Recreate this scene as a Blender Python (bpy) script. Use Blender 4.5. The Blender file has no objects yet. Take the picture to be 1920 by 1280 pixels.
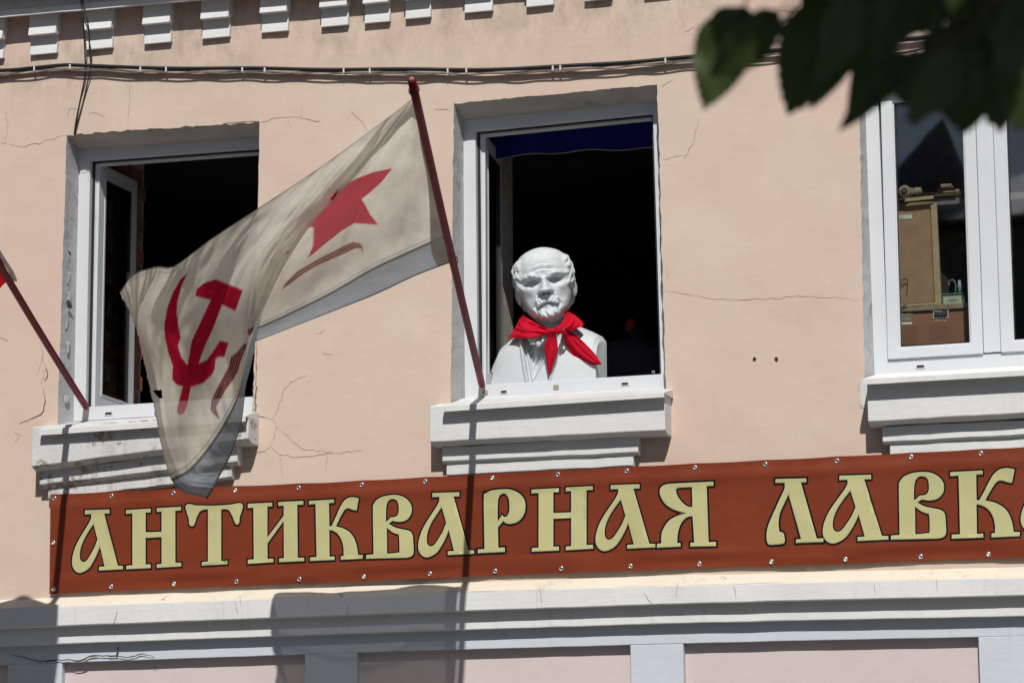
import bpy, bmesh, math, random
import numpy as np
from mathutils import Vector, Matrix, noise
from mathutils.geometry import delaunay_2d_cdt

# ------------------------------------------------------------------ camera
S = bpy.context.scene
COL = S.collection
YAW, PIT, ROLL = math.radians(17.6), math.radians(10.3), math.radians(-0.29)
FPX = 5500.0                      # focal length in pixels of a 1920 px wide frame
DIST = 12.8
fw = Vector((-math.sin(YAW)*math.cos(PIT), math.cos(YAW)*math.cos(PIT), math.sin(PIT)))
r0 = Vector((math.cos(YAW), math.sin(YAW), 0)); u0 = r0.cross(fw)
rt = r0*math.cos(ROLL) + u0*math.sin(ROLL); up = -r0*math.sin(ROLL) + u0*math.cos(ROLL)
CAM = Vector((0, 0, 3.89)) - fw*DIST
cd = bpy.data.cameras.new('camera'); cam = bpy.data.objects.new('camera', cd); COL.objects.link(cam)
M = Matrix((rt, up, -fw)).transposed().to_4x4(); M.translation = CAM
cam.matrix_world = M
cd.sensor_width = 36; cd.sensor_fit = 'HORIZONTAL'; cd.lens = FPX/1920*36
cd.clip_start = .1; cd.clip_end = 500
cd.dof.use_dof = True; cd.dof.focus_distance = 12.7; cd.dof.aperture_fstop = 6.3
S.camera = cam

# ------------------------------------------------------------------ light
SA, SB = 0.30, 1.10               # sun: towards (+SA, -1, +SB)
sdir = Vector((SA, -1, SB)).normalized()
elev = math.asin(sdir.z)
W = bpy.data.worlds.new('World'); S.world = W; W.use_nodes = True
wn = W.node_tree.nodes; wl = W.node_tree.links
sky = wn.new('ShaderNodeTexSky'); sky.sky_type = 'NISHITA'; sky.sun_disc = False
sky.sun_elevation = elev; sky.sun_rotation = math.atan2(sdir.x, sdir.y)
wn['Background'].inputs['Strength'].default_value = 0.05
wl.new(sky.outputs[0], wn['Background'].inputs['Color'])
sl = bpy.data.lights.new('sun', 'SUN'); sl.energy = 5.0; sl.angle = math.radians(.53); sl.color = (1, .965, .91)
so = bpy.data.objects.new('sun', sl); COL.objects.link(so)
so.rotation_euler = (-sdir).to_track_quat('-Z', 'Y').to_euler()
S.view_settings.view_transform = 'Standard'; S.view_settings.look = 'None'
S.view_settings.gamma = 1; S.view_settings.exposure = -0.22
S.render.engine = 'CYCLES'

# ------------------------------------------------------------------ helpers
def ray(px, py):
    return (fw + rt*((px-960)/FPX) - up*((py-640)/FPX))
def P(px, py, D=0.0):
    """the point of the picture px,py on the plane D metres in front of the wall plane"""
    d = ray(px, py); t = (-D-CAM.y)/d.y
    return CAM + d*t
def Pd(px, py, dist):
    return CAM + ray(px, py)*dist
def project(v):
    q = v-CAM; w = q.dot(fw)
    return 960+FPX*q.dot(rt)/w, 640-FPX*q.dot(up)/w
def lin(c):
    return tuple((x/12.92 if x <= .04045 else ((x+.055)/1.055)**2.4) for x in [k/255 for k in c])
R = random.Random(7)

def tag(o, label=None, cat=None, group=None, kind=None):
    if label: o['label'] = label
    if cat: o['category'] = cat
    if group: o['group'] = group
    if kind: o['kind'] = kind
    return o
def empty(name, loc=(0,0,0)):
    o = bpy.data.objects.new(name, None); COL.objects.link(o); o.location = loc
    o.empty_display_size = .1
    return o
def mk(name, v, f, mat, parent=None, smooth=False, bevel=0, mats=None, seg=2):
    me = bpy.data.meshes.new(name)
    me.from_pydata([tuple(p) for p in v], [], [tuple(x) for x in f]); me.validate(); me.update()
    bm = bmesh.new(); bm.from_mesh(me); bmesh.ops.recalc_face_normals(bm, faces=bm.faces); bm.to_mesh(me); bm.free()
    me.materials.append(mat)
    if smooth: me.shade_smooth()
    o = bpy.data.objects.new(name, me); COL.objects.link(o)
    if parent is not None:
        o.parent = parent
        o.matrix_parent_inverse = Matrix.Identity(4)
        top = parent; off = Vector()
        while top is not None: off += top.location; top = top.parent
        o.location = -off
    if bevel:
        b = o.modifiers.new('b', 'BEVEL'); b.width = bevel; b.segments = seg; b.limit_method = 'ANGLE'
        b.angle_limit = math.radians(40)
        if smooth is False: pass
    return o
class MB:
    def __init__(s): s.v = []; s.f = []
    def add(s, v, f):
        n = len(s.v); s.v += [Vector(p) for p in v]; s.f += [tuple(i+n for i in x) for x in f]; return s
    def box(s, x0, x1, y0, y1, z0, z1):
        v = [(x, y, z) for x in (x0, x1) for y in (y0, y1) for z in (z0, z1)]
        return s.add(v, [(0,1,3,2),(4,6,7,5),(0,4,5,1),(2,3,7,6),(0,2,6,4),(1,5,7,3)])
    def hexa(s, q0, q1):          # two quads joined
        v = list(q0)+list(q1)
        return s.add(v, [(0,1,2,3),(7,6,5,4)]+[(i, (i+1)%4, (i+1)%4+4, i+4) for i in range(4)])
    def ring(s, o, i, y0, y1):    # frame: outer quad, inner quad in (x,z), from y0 to y1
        v = []
        for q, y in ((o,y0),(i,y0),(o,y1),(i,y1)): v += [(a, y, b) for a, b in q]
        f = []
        for k in range(4):
            j = (k+1) % 4
            f += [(k,j,j+4,k+4),(k+8,k+12,j+12,j+8),(k,k+8,j+8,j),(k+4,j+4,j+12,k+12)]
        return s.add(v, f)
    def tube(s, pts, r, n=8, cap=True):
        pts = [Vector(p) for p in pts]; rr = r if hasattr(r, '__len__') else [r]*len(pts)
        ref = Vector((0.13, .2, 1)).normalized(); v = []; f = []
        for i, p in enumerate(pts):
            t = (pts[min(i+1, len(pts)-1)]-pts[max(i-1, 0)]).normalized()
            a = t.cross(ref)
            if a.length < .05: a = t.cross(Vector((1,0,0)))
            a.normalize(); b = t.cross(a)
            v += [p+(a*math.cos(2*math.pi*k/n)+b*math.sin(2*math.pi*k/n))*rr[i] for k in range(n)]
        for i in range(len(pts)-1):
            f += [(i*n+k, i*n+(k+1)%n, (i+1)*n+(k+1)%n, (i+1)*n+k) for k in range(n)]
        if cap: f += [tuple(range(n)), tuple(range((len(pts)-1)*n, len(pts)*n))]
        return s.add(v, f)
    def build(s, name, mat, parent=None, **k):
        return mk(name, s.v, s.f, mat, parent, **k)
def cr(pts, n):
    """Catmull-Rom through points (numpy m x k) giving n samples, chord-uniform in index"""
    p = np.asarray(pts, float); m = len(p)
    t = np.linspace(0, m-1, n); i = np.minimum(t.astype(int), m-2); u = (t-i)[:, None]
    if p.ndim == 3: u = u[:, :, None]
    a = np.where((i > 0).reshape(u.shape), p[np.maximum(i-1, 0)], 2*p[i]-p[i+1])
    b = p[i]; c = p[i+1]
    d = np.where((i+2 < m).reshape(u.shape), p[np.minimum(i+2, m-1)], 2*p[i+1]-p[i])
    return .5*((2*b)+(-a+c)*u+(2*a-5*b+4*c-d)*u*u+(-a+3*b-3*c+d)*u**3)
def pxcurve(pts, D, n):
    q = cr(pts, n); return [P(a, b, D) for a, b in q]
def fbm(p, oct=4):
    return noise.fractal(Vector(p), .6, 2.1, oct)

# ------------------------------------------------------------------ materials
def nodes(name):
    m = bpy.data.materials.new(name); m.use_nodes = True
    nt = m.node_tree; b = nt.nodes['Principled BSDF']
    return m, nt, b
def N(nt, typ, **k):
    n = nt.nodes.new(typ)
    for a, v in k.items():
        if a in n.inputs: n.inputs[a].default_value = v
        else: setattr(n, a, v)
    return n
def ramp(nt, src, stops):
    r = nt.nodes.new('ShaderNodeValToRGB'); nt.links.new(src, r.inputs[0])
    el = r.color_ramp.elements
    while len(el) < len(stops): el.new(.5)
    for e, (p, c) in zip(el, stops):
        e.position = p; e.color = (c, c, c, 1) if not hasattr(c, '__len__') else (*c, 1)
    return r
def mixc(nt, fac, a, b, mode='MIX'):
    m = nt.nodes.new('ShaderNodeMix'); m.data_type = 'RGBA'; m.blend_type = mode
    for s, x in ((m.inputs[0], fac), (m.inputs[6], a), (m.inputs[7], b)):
        if hasattr(x, 'is_output'): nt.links.new(x, s)
        elif hasattr(x, '__len__'): s.default_value = (*x, 1)
        else: s.default_value = x
    return m.outputs[2]
def coords(nt, scale=(1,1,1)):
    t = nt.nodes.new('ShaderNodeTexCoord'); mp = nt.nodes.new('ShaderNodeMapping')
    mp.inputs['Scale'].default_value = scale
    geo = nt.nodes.new('ShaderNodeNewGeometry')
    nt.links.new(geo.outputs['Position'], mp.inputs[0])
    return mp.outputs[0]
def noi(nt, vec, scale, detail=5, rough=.55):
    n = N(nt, 'ShaderNodeTexNoise', Scale=scale, Detail=detail, Roughness=rough)
    nt.links.new(vec, n.inputs['Vector']); return n.outputs['Fac']
def bump(nt, b, h, strength, dist):
    n = N(nt, 'ShaderNodeBump', Strength=strength, Distance=dist)
    nt.links.new(h, n.inputs['Height']); nt.links.new(n.outputs[0], b.inputs['Normal']); return n
def painted(name, col, col2=None, dirt=(.10,.09,.08), dirtamt=.5, streak=True, bumpd=.003, brush=True, rough=.85, thr=(.56,.8), grime=None, chips=None):
    """wall paint / lime plaster with mottling, dirt streaks and brush relief"""
    m, nt, b = nodes(name)
    c = coords(nt); big = noi(nt, c, 1.7, 4); mid = noi(nt, c, 9, 6, .65)
    base = mixc(nt, ramp(nt, big, [(.35, 0), (.65, 1)]).outputs[0], col, col2 or tuple(x*.9 for x in col))
    base = mixc(nt, ramp(nt, mid, [(.3, 0), (.75, .35)]).outputs[0], base, tuple(min(1, x*1.12) for x in col))
    fine = noi(nt, c, 70, 6, .7)
    base = mixc(nt, ramp(nt, fine, [(.55, 0), (.85, .35)]).outputs[0], base, tuple(x*.7 for x in col))
    cs = coords(nt, (22, 22, 1.3)) if streak else coords(nt, (4,4,4))
    d = noi(nt, cs, 1.0, 5, .7); d2 = noi(nt, c, 3.1, 5, .6)
    mm = N(nt, 'ShaderNodeMath', operation='MULTIPLY'); nt.links.new(ramp(nt, d, [(thr[0], 0), (thr[1], 1)]).outputs[0], mm.inputs[0])
    nt.links.new(ramp(nt, d2, [(.45, 0), (.75, dirtamt)]).outputs[0], mm.inputs[1])
    base = mixc(nt, mm.outputs[0], base, dirt)
    chip = None
    if chips:
        nz = noi(nt, c, 11, 7, .68); nz2 = noi(nt, c, 2.3, 3, .5); mu = N(nt, 'ShaderNodeMath', operation='MULTIPLY_ADD'); nt.links.new(nz2, mu.inputs[0]); mu.inputs[1].default_value = .35; nt.links.new(nz, mu.inputs[2])
        chip = ramp(nt, mu.outputs[0], [(chips, 0), (chips+.012, 1)]).outputs[0]
        rim = ramp(nt, mu.outputs[0], [(chips-.03, 0), (chips, .35)]).outputs[0]
        base = mixc(nt, rim, base, tuple(x*.6 for x in col)); base = mixc(nt, chip, base, (.34, .30, .26))
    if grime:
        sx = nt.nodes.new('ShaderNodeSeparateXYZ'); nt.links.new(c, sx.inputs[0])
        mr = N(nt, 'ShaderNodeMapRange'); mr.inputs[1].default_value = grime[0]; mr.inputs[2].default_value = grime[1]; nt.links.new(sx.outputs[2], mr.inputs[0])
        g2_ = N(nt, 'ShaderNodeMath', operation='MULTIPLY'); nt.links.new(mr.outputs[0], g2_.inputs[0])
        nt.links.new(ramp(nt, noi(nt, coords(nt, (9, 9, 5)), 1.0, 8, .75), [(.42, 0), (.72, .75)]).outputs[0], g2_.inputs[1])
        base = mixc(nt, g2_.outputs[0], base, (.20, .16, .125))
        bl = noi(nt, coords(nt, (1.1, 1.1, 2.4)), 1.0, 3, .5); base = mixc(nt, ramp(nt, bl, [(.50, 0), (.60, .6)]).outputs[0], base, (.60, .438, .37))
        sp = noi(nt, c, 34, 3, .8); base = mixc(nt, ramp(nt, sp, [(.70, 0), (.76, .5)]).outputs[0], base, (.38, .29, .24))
    nt.links.new(base, b.inputs['Base Color']); b.inputs['Roughness'].default_value = rough
    b.inputs['Specular IOR Level'].default_value = .25
    cb = coords(nt, (8, 8, 42) if brush else (30, 30, 30)); h = noi(nt, cb, 1.0, 6, .65)
    ad = N(nt, 'ShaderNodeMath', operation='ADD'); nt.links.new(h, ad.inputs[0]); nt.links.new(noi(nt, c, 28, 8, .7), ad.inputs[1])
    if chip is not None:
        sb = N(nt, 'ShaderNodeMath', operation='SUBTRACT'); nt.links.new(ad.outputs[0], sb.inputs[0]); nt.links.new(chip, sb.inputs[1]); ad = sb
    bump(nt, b, ad.outputs[0], .42, bumpd)
    return m
def plain(name, col, rough=.5, metal=0, spec=.5, var=.12, scale=8, bumpd=0):
    m, nt, b = nodes(name)
    c = coords(nt); n = noi(nt, c, scale, 6, .65)
    base = mixc(nt, ramp(nt, n, [(.3, 0), (.7, 1)]).outputs[0], tuple(x*(1-var) for x in col), tuple(min(1, x*(1+var)) for x in col))
    nt.links.new(base, b.inputs['Base Color'])
    b.inputs['Roughness'].default_value = rough; b.inputs['Metallic'].default_value = metal
    b.inputs['Specular IOR Level'].default_value = spec
    if bumpd: bump(nt, b, noi(nt, c, scale*8, 6, .7), .6, bumpd)
    return m

WALLC = (.59, .485, .402); WALLC2 = (.57, .442, .365)
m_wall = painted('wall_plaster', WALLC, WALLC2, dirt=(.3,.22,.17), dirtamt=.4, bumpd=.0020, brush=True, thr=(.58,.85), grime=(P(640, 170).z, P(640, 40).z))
m_trim = painted('trim_paint', (.66,.665,.66), (.60,.61,.62), dirt=(.22,.21,.19), dirtamt=.7, bumpd=.0035, chips=.90)
m_trimo = painted('old_trim_paint', (.62,.62,.61), (.54,.545,.55), dirt=(.16,.14,.12), dirtamt=.95, bumpd=.006, thr=(.48,.72), chips=.78)
m_ledge = painted('ledge_paint', (.66,.60,.50), (.62,.55,.46), dirt=(.3,.25,.2), dirtamt=.7, bumpd=.003, thr=(.5,.8), chips=.85)
m_lintel = painted('lintel_plaster', (.56,.53,.47), (.40,.38,.34), dirt=(.10,.08,.07), dirtamt=1., streak=False, bumpd=.006, brush=False, thr=(.45,.75), chips=.84)
m_reveal = painted('reveal_paint', (.50,.505,.51), (.41,.415,.43), dirt=(.20,.19,.17), dirtamt=.9, bumpd=.008, brush=False, thr=(.46,.62), chips=.80)
m_panel = painted('panel_paint', (.58,.50,.49), (.55,.47,.46), dirt=(.4,.33,.3), dirtamt=.4, bumpd=.002)
m_pil = painted('pilaster_paint', (.53,.57,.62), (.50,.54,.58), dirt=(.3,.3,.3), dirtamt=.5, bumpd=.0022)
m_pvc = plain('white_window_plastic', (.60,.62,.65), rough=.35, var=.035, scale=5)
m_sill = plain('sill_metal_paint', (.66,.665,.66), rough=.5, var=.08, scale=9, bumpd=.0006)
m_black = plain('black_rubber', (.012,.012,.013), rough=.5)
m_gap = plain('dark_gap', (.02,.017,.015), rough=.9)
m_crack = plain('crack_dirt', (.40,.30,.24), rough=.95, var=.4, scale=30)
m_crackd = plain('open_crack', (.06,.045,.035), rough=.95, var=.4, scale=30)
m_brick = plain('brown_brick', (.30,.12,.09), rough=.9, var=.45, scale=11, bumpd=.004)
m_mortar = plain('mortar', (.45,.40,.35), rough=.95, var=.3, scale=20, bumpd=.003)
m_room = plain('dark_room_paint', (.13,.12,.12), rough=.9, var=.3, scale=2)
m_steel = plain('eyelet_steel', (.62,.63,.66), rough=.32, metal=.9, var=.1, scale=80)
m_pole = plain('dark_red_pole_paint', (.160,.006,.015), rough=.45, spec=.12, var=.25, scale=14, bumpd=.0008)
m_bust = painted('bust_white_paint', (.55,.585,.605), (.51,.545,.565), dirt=(.30,.30,.28), dirtamt=.35, bumpd=.0004, brush=False, rough=.55, thr=(.6,.9))

def glass(name, tint=(.95,.965,.96)):
    m = bpy.data.materials.new(name); m.use_nodes = True; nt = m.node_tree
    for n in list(nt.nodes): nt.nodes.remove(n)
    o = nt.nodes.new('ShaderNodeOutputMaterial'); mx = nt.nodes.new('ShaderNodeMixShader')
    t = nt.nodes.new('ShaderNodeBsdfTransparent'); t.inputs[0].default_value = (*tint, 1)
    g = nt.nodes.new('ShaderNodeBsdfGlossy'); g.inputs['Roughness'].default_value = .02; g.inputs[0].default_value = (1,1,1,1)
    f = nt.nodes.new('ShaderNodeFresnel'); f.inputs[0].default_value = 1.95
    c = coords(nt); bn = N(nt, 'ShaderNodeBump', Strength=.12, Distance=.004); nt.links.new(noi(nt, c, 2.2, 2), bn.inputs['Height'])
    nt.links.new(bn.outputs[0], g.inputs['Normal'])
    nt.links.new(f.outputs[0], mx.inputs[0]); nt.links.new(t.outputs[0], mx.inputs[1]); nt.links.new(g.outputs[0], mx.inputs[2])
    nt.links.new(mx.outputs[0], o.inputs[0]); return m
m_glass = glass('window_glass')

# ================================================================== BUILDING
bld = tag(empty('building', (0, .3, 0)), 'old two storey pink plastered building with white mouldings and three windows', 'building')

def poly_inside(p, poly):
    x, y = p; c = False; n = len(poly)
    for i in range(n):
        x1, y1 = poly[i]; x2, y2 = poly[(i+1) % n]
        if (y1 > y) != (y2 > y) and x < (x2-x1)*(y-y1)/(y2-y1)+x1: c = not c
    return c
def jag(quad, amps, step=.018):
    """closed outline through 4 corners (x,z), sides jittered; returns points and side/parameter"""
    out = []
    for k in range(4):
        a = Vector(quad[k]); b = Vector(quad[(k+1) % 4]); L = (b-a).length; n = max(4, int(L/step))
        nrm = Vector((-(b-a).y, (b-a).x)).normalized()
        for i in range(n):
            t = i/n; am = amps[k](t) if callable(amps[k]) else amps[k]
            w = 0 if i == 0 else am*(fbm((a.x*3+t*L*14, k*7.1+quad[0][0], 0))+.55*fbm((t*L*60, k*3.3, 5)))
            q = a.lerp(b, t)+nrm*w; out.append((q.x, q.y, k, t))
    return out
def xz(p): return (p.x, p.z)
FD = -.13                         # plane of the window frames
HOLES = [
    [(125,254),(487,229),(475,779),(107.5,800)],
    [(851,194),(1232,159),(1249,738),(845,766)],
    [(1610,126),(2058,86),(2085,690),(1621,713)]]
FRAMES = [
    [(149,285),None,None,(139,789)],
    [(869,230),None,None,(873,749)],
    [(1621,150),None,None,(1641,704)]]
holes_w = [[xz(P(*p, 0)) for p in h] for h in HOLES]
frames_w = []
TOPR = [(487,260),(1232,193),(1930,123)]; BOTR = [(473,768.5),(1247,727),(1920,686.5)]
for h, f, tr, br in zip(holes_w, FRAMES, TOPR, BOTR):
    tl = xz(P(*f[0], FD)); bl = xz(P(*f[3], FD)); t2 = xz(P(*tr, FD)); b2 = xz(P(*br, FD))
    xr = (h[1][0], h[2][0])
    zt = tl[1]+(t2[1]-tl[1])*(xr[0]-tl[0])/(t2[0]-tl[0]); zb = bl[1]+(b2[1]-bl[1])*(xr[1]-bl[0])/(b2[0]-bl[0])
    frames_w.append([tl, (xr[0], zt), (xr[1], zb), bl])
outl = []
for i, h in enumerate(holes_w):
    if i == 0: am = [.007, lambda t: .002 if t < .55 else .006, .004, .003]
    elif i == 1: am = [.004, .0035, .003, .003]
    else: am = [.003, .003, .003, .004]
    outl.append(jag(h, am))
# wall sheet with window openings, slightly uneven
Z0 = P(960, 1104, 0).z
def wall_y(x, z): return .004*fbm((x*1.3, 3.7, z*1.3))+.0022*fbm((x*5, 9, z*5))
x_lo, x_hi = P(-900, 600).x, P(2900, 600).x
z_lo, z_hi = Z0-.02, P(960, -500).z
v2 = []; ed = []
def loop2(pts):
    n = len(v2); v2.extend(Vector(p) for p in pts); ed.extend((n+i, n+(i+1) % len(pts)) for i in range(len(pts)))
loop2([(x_lo, z_lo), (x_hi, z_lo), (x_hi, z_hi), (x_lo, z_hi)])
hp = [[(p[0], p[1]) for p in o] for o in outl]
for o in hp: loop2(o)
g = .05
xa, xb = P(-60, 640).x, P(2000, 640).x
for i in range(int((xb-xa)/g)):
    for j in range(int((z_hi-z_lo)/g)):
        x, z = xa+i*g+R.uniform(-.01, .01), z_lo+.03+j*g+R.uniform(-.01, .01)
        if z > z_hi-.02: continue
        bad = any(q[0][0]-.1 < x < q[1][0]+.12 and q[3][1]-.12 < z < q[1][1]+.12 for q in holes_w) and \
              any(poly_inside((x, z), o) or min((x-a)**2+(z-b)**2 for a, b in o) < .0003 for o in hp)
        if not bad: v2.append(Vector((x, z)))
vo, eo, fo, *_ = delaunay_2d_cdt(v2, ed, [], 1, 1e-6)
fs = []
for f in fo:
    cx = sum(vo[i].x for i in f)/len(f); cz = sum(vo[i].y for i in f)/len(f)
    if not any(poly_inside((cx, cz), o) for o in hp): fs.append(f)
wall = mk('wall', [(v.x, wall_y(v.x, v.y), v.y) for v in vo], fs, m_wall, bld, smooth=True)

# reveals (the splayed plaster sides of each opening)
for wi, (o, fq) in enumerate(zip(outl, frames_w)):
    for k, (nm, mt) in enumerate((('lintel', m_lintel), ('reveal', m_reveal), (None, None), ('reveal', m_reveal))):
        if nm is None: continue
        seq = [p for p in o if p[2] == k]; nxt = [p for p in o if p[2] == (k+1) % 4][0]
        seq = seq+[(nxt[0], nxt[1], k, 1.0)]
        a = Vector(fq[k]); b = Vector(fq[(k+1) % 4]); v = []; f = []
        rows = 7
        for (x, z, _, t) in seq:
            e = a.lerp(b, t)
            for j in range(rows):
                s = j/(rows-1); p = Vector((x, z)).lerp(e, s); q = wall_y(x, z)*(1-s)+.165*s
                w = .0015*fbm((x*9+k, s*3, z*9))*math.sin(math.pi*min(1, s*1.0))
                v.append((p.x+(w if k != 0 else 0), q, p.y+(w*1.4 if k == 0 else 0)))
        for i in range(len(seq)-1):
            for j in range(rows-1):
                f.append((i*rows+j, (i+1)*rows+j, (i+1)*rows+j+1, i*rows+j+1))
        mk(nm, v, f, mt, bld, smooth=True)
# exposed brick edge at the right side of the first opening
v = []; f = []; n = 70
for i in range(n):
    t = i/(n-1); px = 481-5*t; py = 560+212*t
    w = 3.0+3.2*(1+fbm((t*16, 2, 7)))*(.4+t); dx = 1.5*fbm((t*30, 5, 1))
    for k, (o_, yy) in enumerate(((-w*.75, .035), (-w*.5, .004+.006*abs(fbm((t*40, 1, 1)))), (w*.2+dx, .001), (w*.55+dx, -.0012), (w*.6+dx, .006))):
        p = P(px+o_, py, 0); v.append((p.x, yy, p.z))
for i in range(n-1):
    for k in range(4): f.append((i*5+k, (i+1)*5+k, (i+1)*5+k+1, i*5+k+1))
m_broken = painted('broken_plaster', (.34,.28,.23), (.2,.13,.10), dirt=(.05,.04,.03), dirtamt=1., streak=False, bumpd=.02, brush=False, thr=(.4,.6))
mk('broken_plaster', v, f, m_broken, bld)
def inset(q, l, t, r, b):
    # quad TL TR BR BL in (x,z)
    (x0,z0),(x1,z1),(x2,z2),(x3,z3) = q
    def zt(x): return z0+(z1-z0)*(x-x0)/(x1-x0)
    def zb(x): return z3+(z2-z3)*(x-x3)/(x2-x3)
    a = (x0+l, zt(x0+l)-t); b_ = (x1-r, zt(x1-r)-t); c = (x2-r, zb(x2-r)+b); d = (x3+l, zb(x3+l)+b)
    return [a, b_, c, d]
def rquad(x0, x1, zb, zt): return [(x0, zt), (x1, zt), (x1, zb), (x0, zb)]

winparts = []
for wi, fq in enumerate(frames_w):
    grow = inset(fq, -.004, -.012, -.012, -.002)
    inn = inset(fq, .056, .044, .056, .062)
    mbw = MB().ring(grow, inn, .13, .185)
    inn2 = inset(fq, .071, .062, .071, .062)
    mbw.ring(inset(fq, .05, .04, .05, .055), inn2, .166, .20)
    fr = mbw.build('window_frame', m_pvc, bld, bevel=.0025)
    # rubber seal line, widened to paint in the shaded gap at the sash, and drain slots, keeps
    MB().ring(inset(fq, .0555, .0435, .0555, .0615), inset(fq, .068, .052, .068, .0625), .158, .1652).build('seal_and_gap', m_black, fr)
    winparts.append((fr, fq, inn, inn2))
for q, h in zip(frames_w, holes_w):
    t_ = [(h[3][0]-.02, -.001, h[3][1]+.004), (h[2][0]+.02, -.001, h[2][1]+.004), (q[2][0]+.03, .17, q[2][1]-.001), (q[3][0]-.03, .17, q[3][1]-.001)]
    MB().hexa(t_, [(x, y, z-.12) for x, y, z in t_]).build('sill_bed', m_trimo, bld)
def slot(fr, px, py, w=14, h=4.5):
    a = P(px, py, -.13); k = 1/430
    MB().box(a.x-w*k/2-.005, a.x+w*k/2+.005, .1265, .131, a.z-h*k/2-.004, a.z+h*k/2+.004).build('drain_cover', m_pvc, fr, bevel=.001)
    MB().box(a.x-w*k/2, a.x+w*k/2, .1255, .128, a.z-h*k/2, a.z+h*k/2).build('drain_slot', m_gap, fr)
slot(winparts[0][0], 204, 775); slot(winparts[1][0], 945, 734.5, 11); slot(winparts[1][0], 1172, 719.5, 12)
slot(winparts[2][0], 1726, 687, 13)
m_brass = plain('keep_metal', (.42,.38,.30), rough=.5, metal=.3)
for px, py in ((910,735),(1043,725)):
    a = P(px, py, -.13); kp = MB().box(a.x-.012, a.x+.012, .124, .131, a.z-.009, a.z+.009).build('window_keep', m_brass, winparts[1][0], bevel=.001)
    for s in (-1, 1):
        n = 8; c = Vector((a.x+s*.0058, .1236, a.z-.001))
        mk('screw', [c+Vector((math.cos(i*math.pi/4)*.0028, 0, math.sin(i*math.pi/4)*.0028)) for i in range(n)], [tuple(range(n))], m_gap, winparts[1][0])

# open left sashes of windows one and two (hinged left, swung into the room)
def open_sash(fr, inn, length, ang, zpad=.0):
    xh = (inn[0][0]+inn[3][0])/2-.006; zt = inn[0][1]-.004; zb = inn[3][1]+.006
    ca, sa = math.cos(ang), math.sin(ang)
    def T(s, z, n): # s along the sash, n thickness towards the opening
        return Vector((xh+s*ca+n*sa, .172+s*sa-n*ca, z))
    def rg(s0, s1, z0, z1, w, n0, n1, name, mat, wi=None, bev=.003):
        o = [(s0, z1), (s1, z1), (s1, z0), (s0, z0)]; i = [(s0+w, z1-w), (s1-w, z1-w), (s1-w, z0+w), (s0+w, z0+w)]
        v = [T(a, b, n) for q, n in ((o, n0), (i, n0), (o, n1), (i, n1)) for a, b in q]; f = []
        for k in range(4):
            j = (k+1) % 4; f += [(k,j,j+4,k+4),(k+8,k+12,j+12,j+8),(k,k+8,j+8,j),(k+4,j+4,j+12,k+12)]
        return mk(name, v, f, mat, fr, bevel=bev)
    rg(0, length, zb, zt, .062, 0, .034, 'sash', m_pvc)
    rg(.058, length-.058, zb+.058, zt-.058, .014, .024, .0365, 'glazing_bead', m_pvc, bev=.002)
    rg(.0705, length-.0705, zb+.0705, zt-.0705, .004, .015, .038, 'glazing_gasket', m_black, bev=0)
    a, b = .066, length-.066
    mk('pane', [T(a, zb+.066, .028), T(b, zb+.066, .028), T(b, zt-.066, .028), T(a, zt-.066, .028)], [(0,1,2,3)], m_glass, fr)
    mk('pane', [T(a, zb+.066, .010), T(b, zb+.066, .010), T(b, zt-.066, .010), T(a, zt-.066, .010)], [(0,1,2,3)], m_glass, fr)
open_sash(winparts[0][0], winparts[0][2], .405, math.radians(89))
open_sash(winparts[1][0], winparts[1][2], .405, math.radians(97))

# closed sashes of window three
fr3, fq3, inn3, _ = winparts[2]
def X3(px): return P(px, 655, -.12).x
zb_s = lambda x: P(1664, 674, -.12).z+(P(1900, 659.5, -.12).z-P(1664, 674, -.12).z)*(x-X3(1664))/(X3(1900)-X3(1664))
zt_s = lambda x: zb_s(x)+(P(1647, 172, -.12).z-P(1664, 674, -.12).z)
def sashquad(x0, x1): return [(x0, zt_s(x0)), (x1, zt_s(x1)), (x1, zb_s(x1)), (x0, zb_s(x0))]
x_m0, x_m1 = X3(1844), X3(1876)
xs2r = inn3[2][0]+.006
for (a, b) in ((X3(1664), x_m0-.0015), (x_m1+.0015, xs2r)):
    q = sashquad(a, b)
    MB().ring(q, inset(q, .05, .05, .05, .046), .117, .18).build('sash', m_pvc, fr3, bevel=.004)
    MB().ring(inset(q, .0495, .0495, .0495, .0455), inset(q, .056, .056, .056, .052), .126, .15).build('glazing_bead', m_pvc, fr3, bevel=.002)
    MB().ring(inset(q, .0555, .0555, .0555, .0515), inset(q, .0585, .0585, .0585, .0545), .128, .146).build('glazing_gasket', m_black, fr3)
    p = inset(q, .052, .052, .052, .048)
    for yy in (.138, .158):
        mk('pane', [(x, yy, z) for x, z in p], [(0,1,2,3)], m_glass, fr3)
MB().hexa([(x_m0, .122, zb_s(x_m0)+.004), (x_m1, .122, zb_s(x_m1)+.004), (x_m1, .122, zt_s(x_m1)), (x_m0, .122, zt_s(x_m0))],
          [(x_m0, .19, zb_s(x_m0)+.004), (x_m1, .19, zb_s(x_m1)+.004), (x_m1, .19, zt_s(x_m1)), (x_m0, .19, zt_s(x_m0))]).build('mullion', m_pvc, fr3, bevel=.004)

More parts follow.
